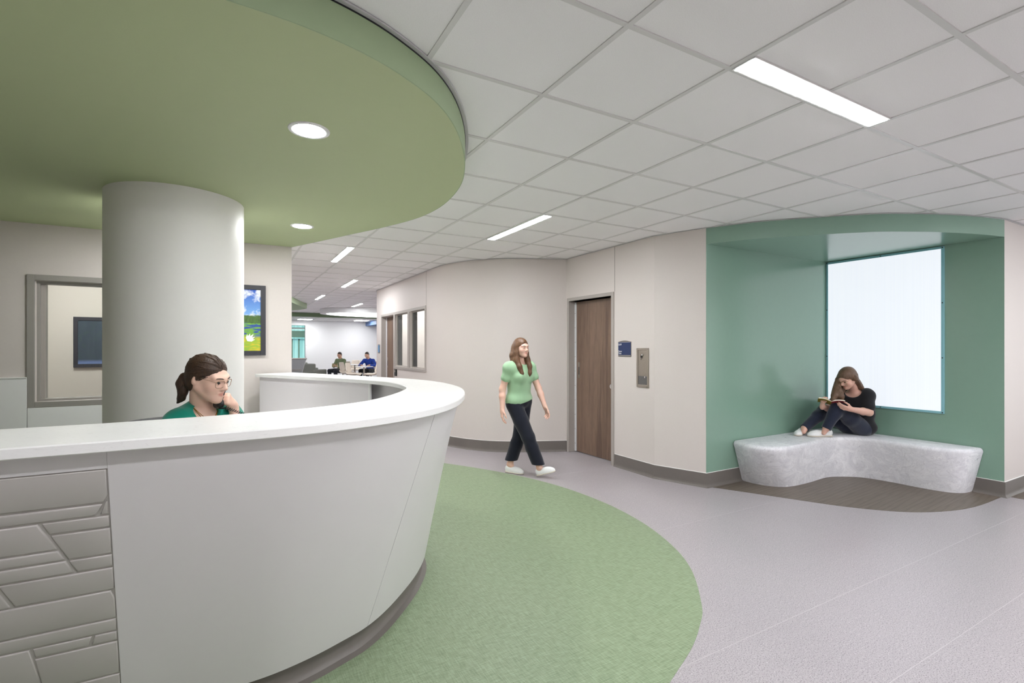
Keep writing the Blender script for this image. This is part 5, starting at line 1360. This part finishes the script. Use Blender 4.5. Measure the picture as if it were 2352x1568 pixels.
# ------------------------------------------------------------------ framed pictures
def art_mat(kind):
    t = NT('printed photograph '+kind); v = t.coords(); sp = t.n.new('ShaderNodeSeparateXYZ'); t.link(v, sp.inputs[0])
    mp = t.n.new('ShaderNodeMapRange'); t.link(sp.outputs['Z'], mp.inputs[0]); mp.inputs[1].default_value = -.326; mp.inputs[2].default_value = .326
    if kind == 'pond':
        n = t.noise(t.coords((1,1,1)), 9, 5, .55); n3 = t.noise(t.coords((1,1,2.2)), 22, 3); tr = t.noise(t.coords((1,1,.4)), 60, 3)
        wob = t.add('ShaderNodeMath', operation='MULTIPLY_ADD'); t.link(n3, wob.inputs[0]); wob.inputs[1].default_value = .06; t.link(mp.outputs[0], wob.inputs[2])
        h = wob.outputs[0]
        sky = t.mix(t.ramp(n, [(.50,0),(.60,1)]), t.mix(t.ramp(mp.outputs[0], [(.58,0),(1,1)]), srgb(120,170,225), srgb(34,86,190)), srgb(226,230,238))
        pads = t.mix(t.ramp(t.noise(t.coords((1,1,4)), 8, 3, .5), [(.46,0),(.52,1)]), srgb(112,166,66), srgb(52,84,150))
        low = t.mix(t.ramp(t.noise(t.coords((1,1,3)), 14, 3), [(.42,0),(.6,1)]), srgb(150,184,60), srgb(206,186,50))
        trees = t.mix(tr, srgb(34,66,26), srgb(92,128,60))
        c = t.mix(t.ramp(h, [(.22,0),(.30,1)]), low, pads); c = t.mix(t.ramp(h, [(.475,0),(.485,1)]), c, trees); c = t.mix(t.ramp(h, [(.60,0),(.62,1)]), c, sky)
    else:
        n = t.noise(t.coords((2,1,.5)), 9, 4); n2 = t.noise(t.coords((1,1,1)), 30, 4)
        c = t.mix(n, srgb(46,58,72), srgb(74,88,98))
        c = t.mix(t.ramp(n2, [(.5,0),(.72,.5)]), c, srgb(62,86,74))
        c = t.mix(t.ramp(mp.outputs[0], [(.0,1),(.10,1),(.16,0)]), c, srgb(112,132,176))
        lf = t.n.new('ShaderNodeVectorMath'); lf.operation = 'DISTANCE'; mpp = t.coords((1,1,1.9)); t.link(mpp, lf.inputs[0]); lf.inputs[1].default_value = (.06,0,.20)
        ad = t.add('ShaderNodeMath', operation='MULTIPLY_ADD'); t.link(n2, ad.inputs[0]); ad.inputs[1].default_value = .12; t.link(lf.outputs['Value'], ad.inputs[2])
        c = t.mix(t.ramp(ad.outputs[0], [(.13,1),(.19,0)]), c, srgb(196,178,92))
    t.base(c); t.rough(.35); return t.m
M['pic_frame'] = plain('picture frame charcoal', srgb(54,54,60), .4, var=.05)
def picture(label, x0, x1, y, z0, z1, fw, kind):
    t = thing('framed_picture', label, 'picture', ((x0+x1)/2, y, (z0+z1)/2)); hx, hz = (x1-x0)/2, (z1-z0)/2
    m = MB()
    for b in ((-hx,-hx+fw,-hz,hz),(hx-fw,hx,-hz,hz),(-hx+fw,hx-fw,-hz,-hz+fw),(-hx+fw,hx-fw,hz-fw,hz)): m.box(b[0],b[1],-.028,0,b[2],b[3])
    m.build('frame', M['pic_frame'], t, bevel=.002)
    MB().box(-hx+fw,hx-fw,-.020,-.002,-hz+fw,hz-fw).build('print', art_mat(kind), t)
    return t
pt = picture('framed photograph of lily pads under a blue sky, right of the white column', -.30, .323, 5.958, 1.397, 2.150, .049, 'pond')
pl = MB()   # white lily petals in the print
for k in range(5):
    a = .25+k*.34; L_ = .10-.012*abs(k-2); dx, dz = math.cos(a), math.sin(a); w_ = .014
    b0 = np.array([.135,-.225]); P = [b0, b0+np.array([dx,dz])*L_*.5+np.array([-dz,dx])*w_, b0+np.array([dx,dz])*L_, b0+np.array([dx,dz])*L_*.5-np.array([-dz,dx])*w_]
    pl.add([(p[0],-.0203-.0001*k,p[1]) for p in P], [(0,1,2,3)])
pl.build('lily_print', M['white'], pt)
picture('dark framed picture of a pond inside the room behind the desk window', -1.766, -.95, 8.198, 1.225, 1.875, .045, 'night')
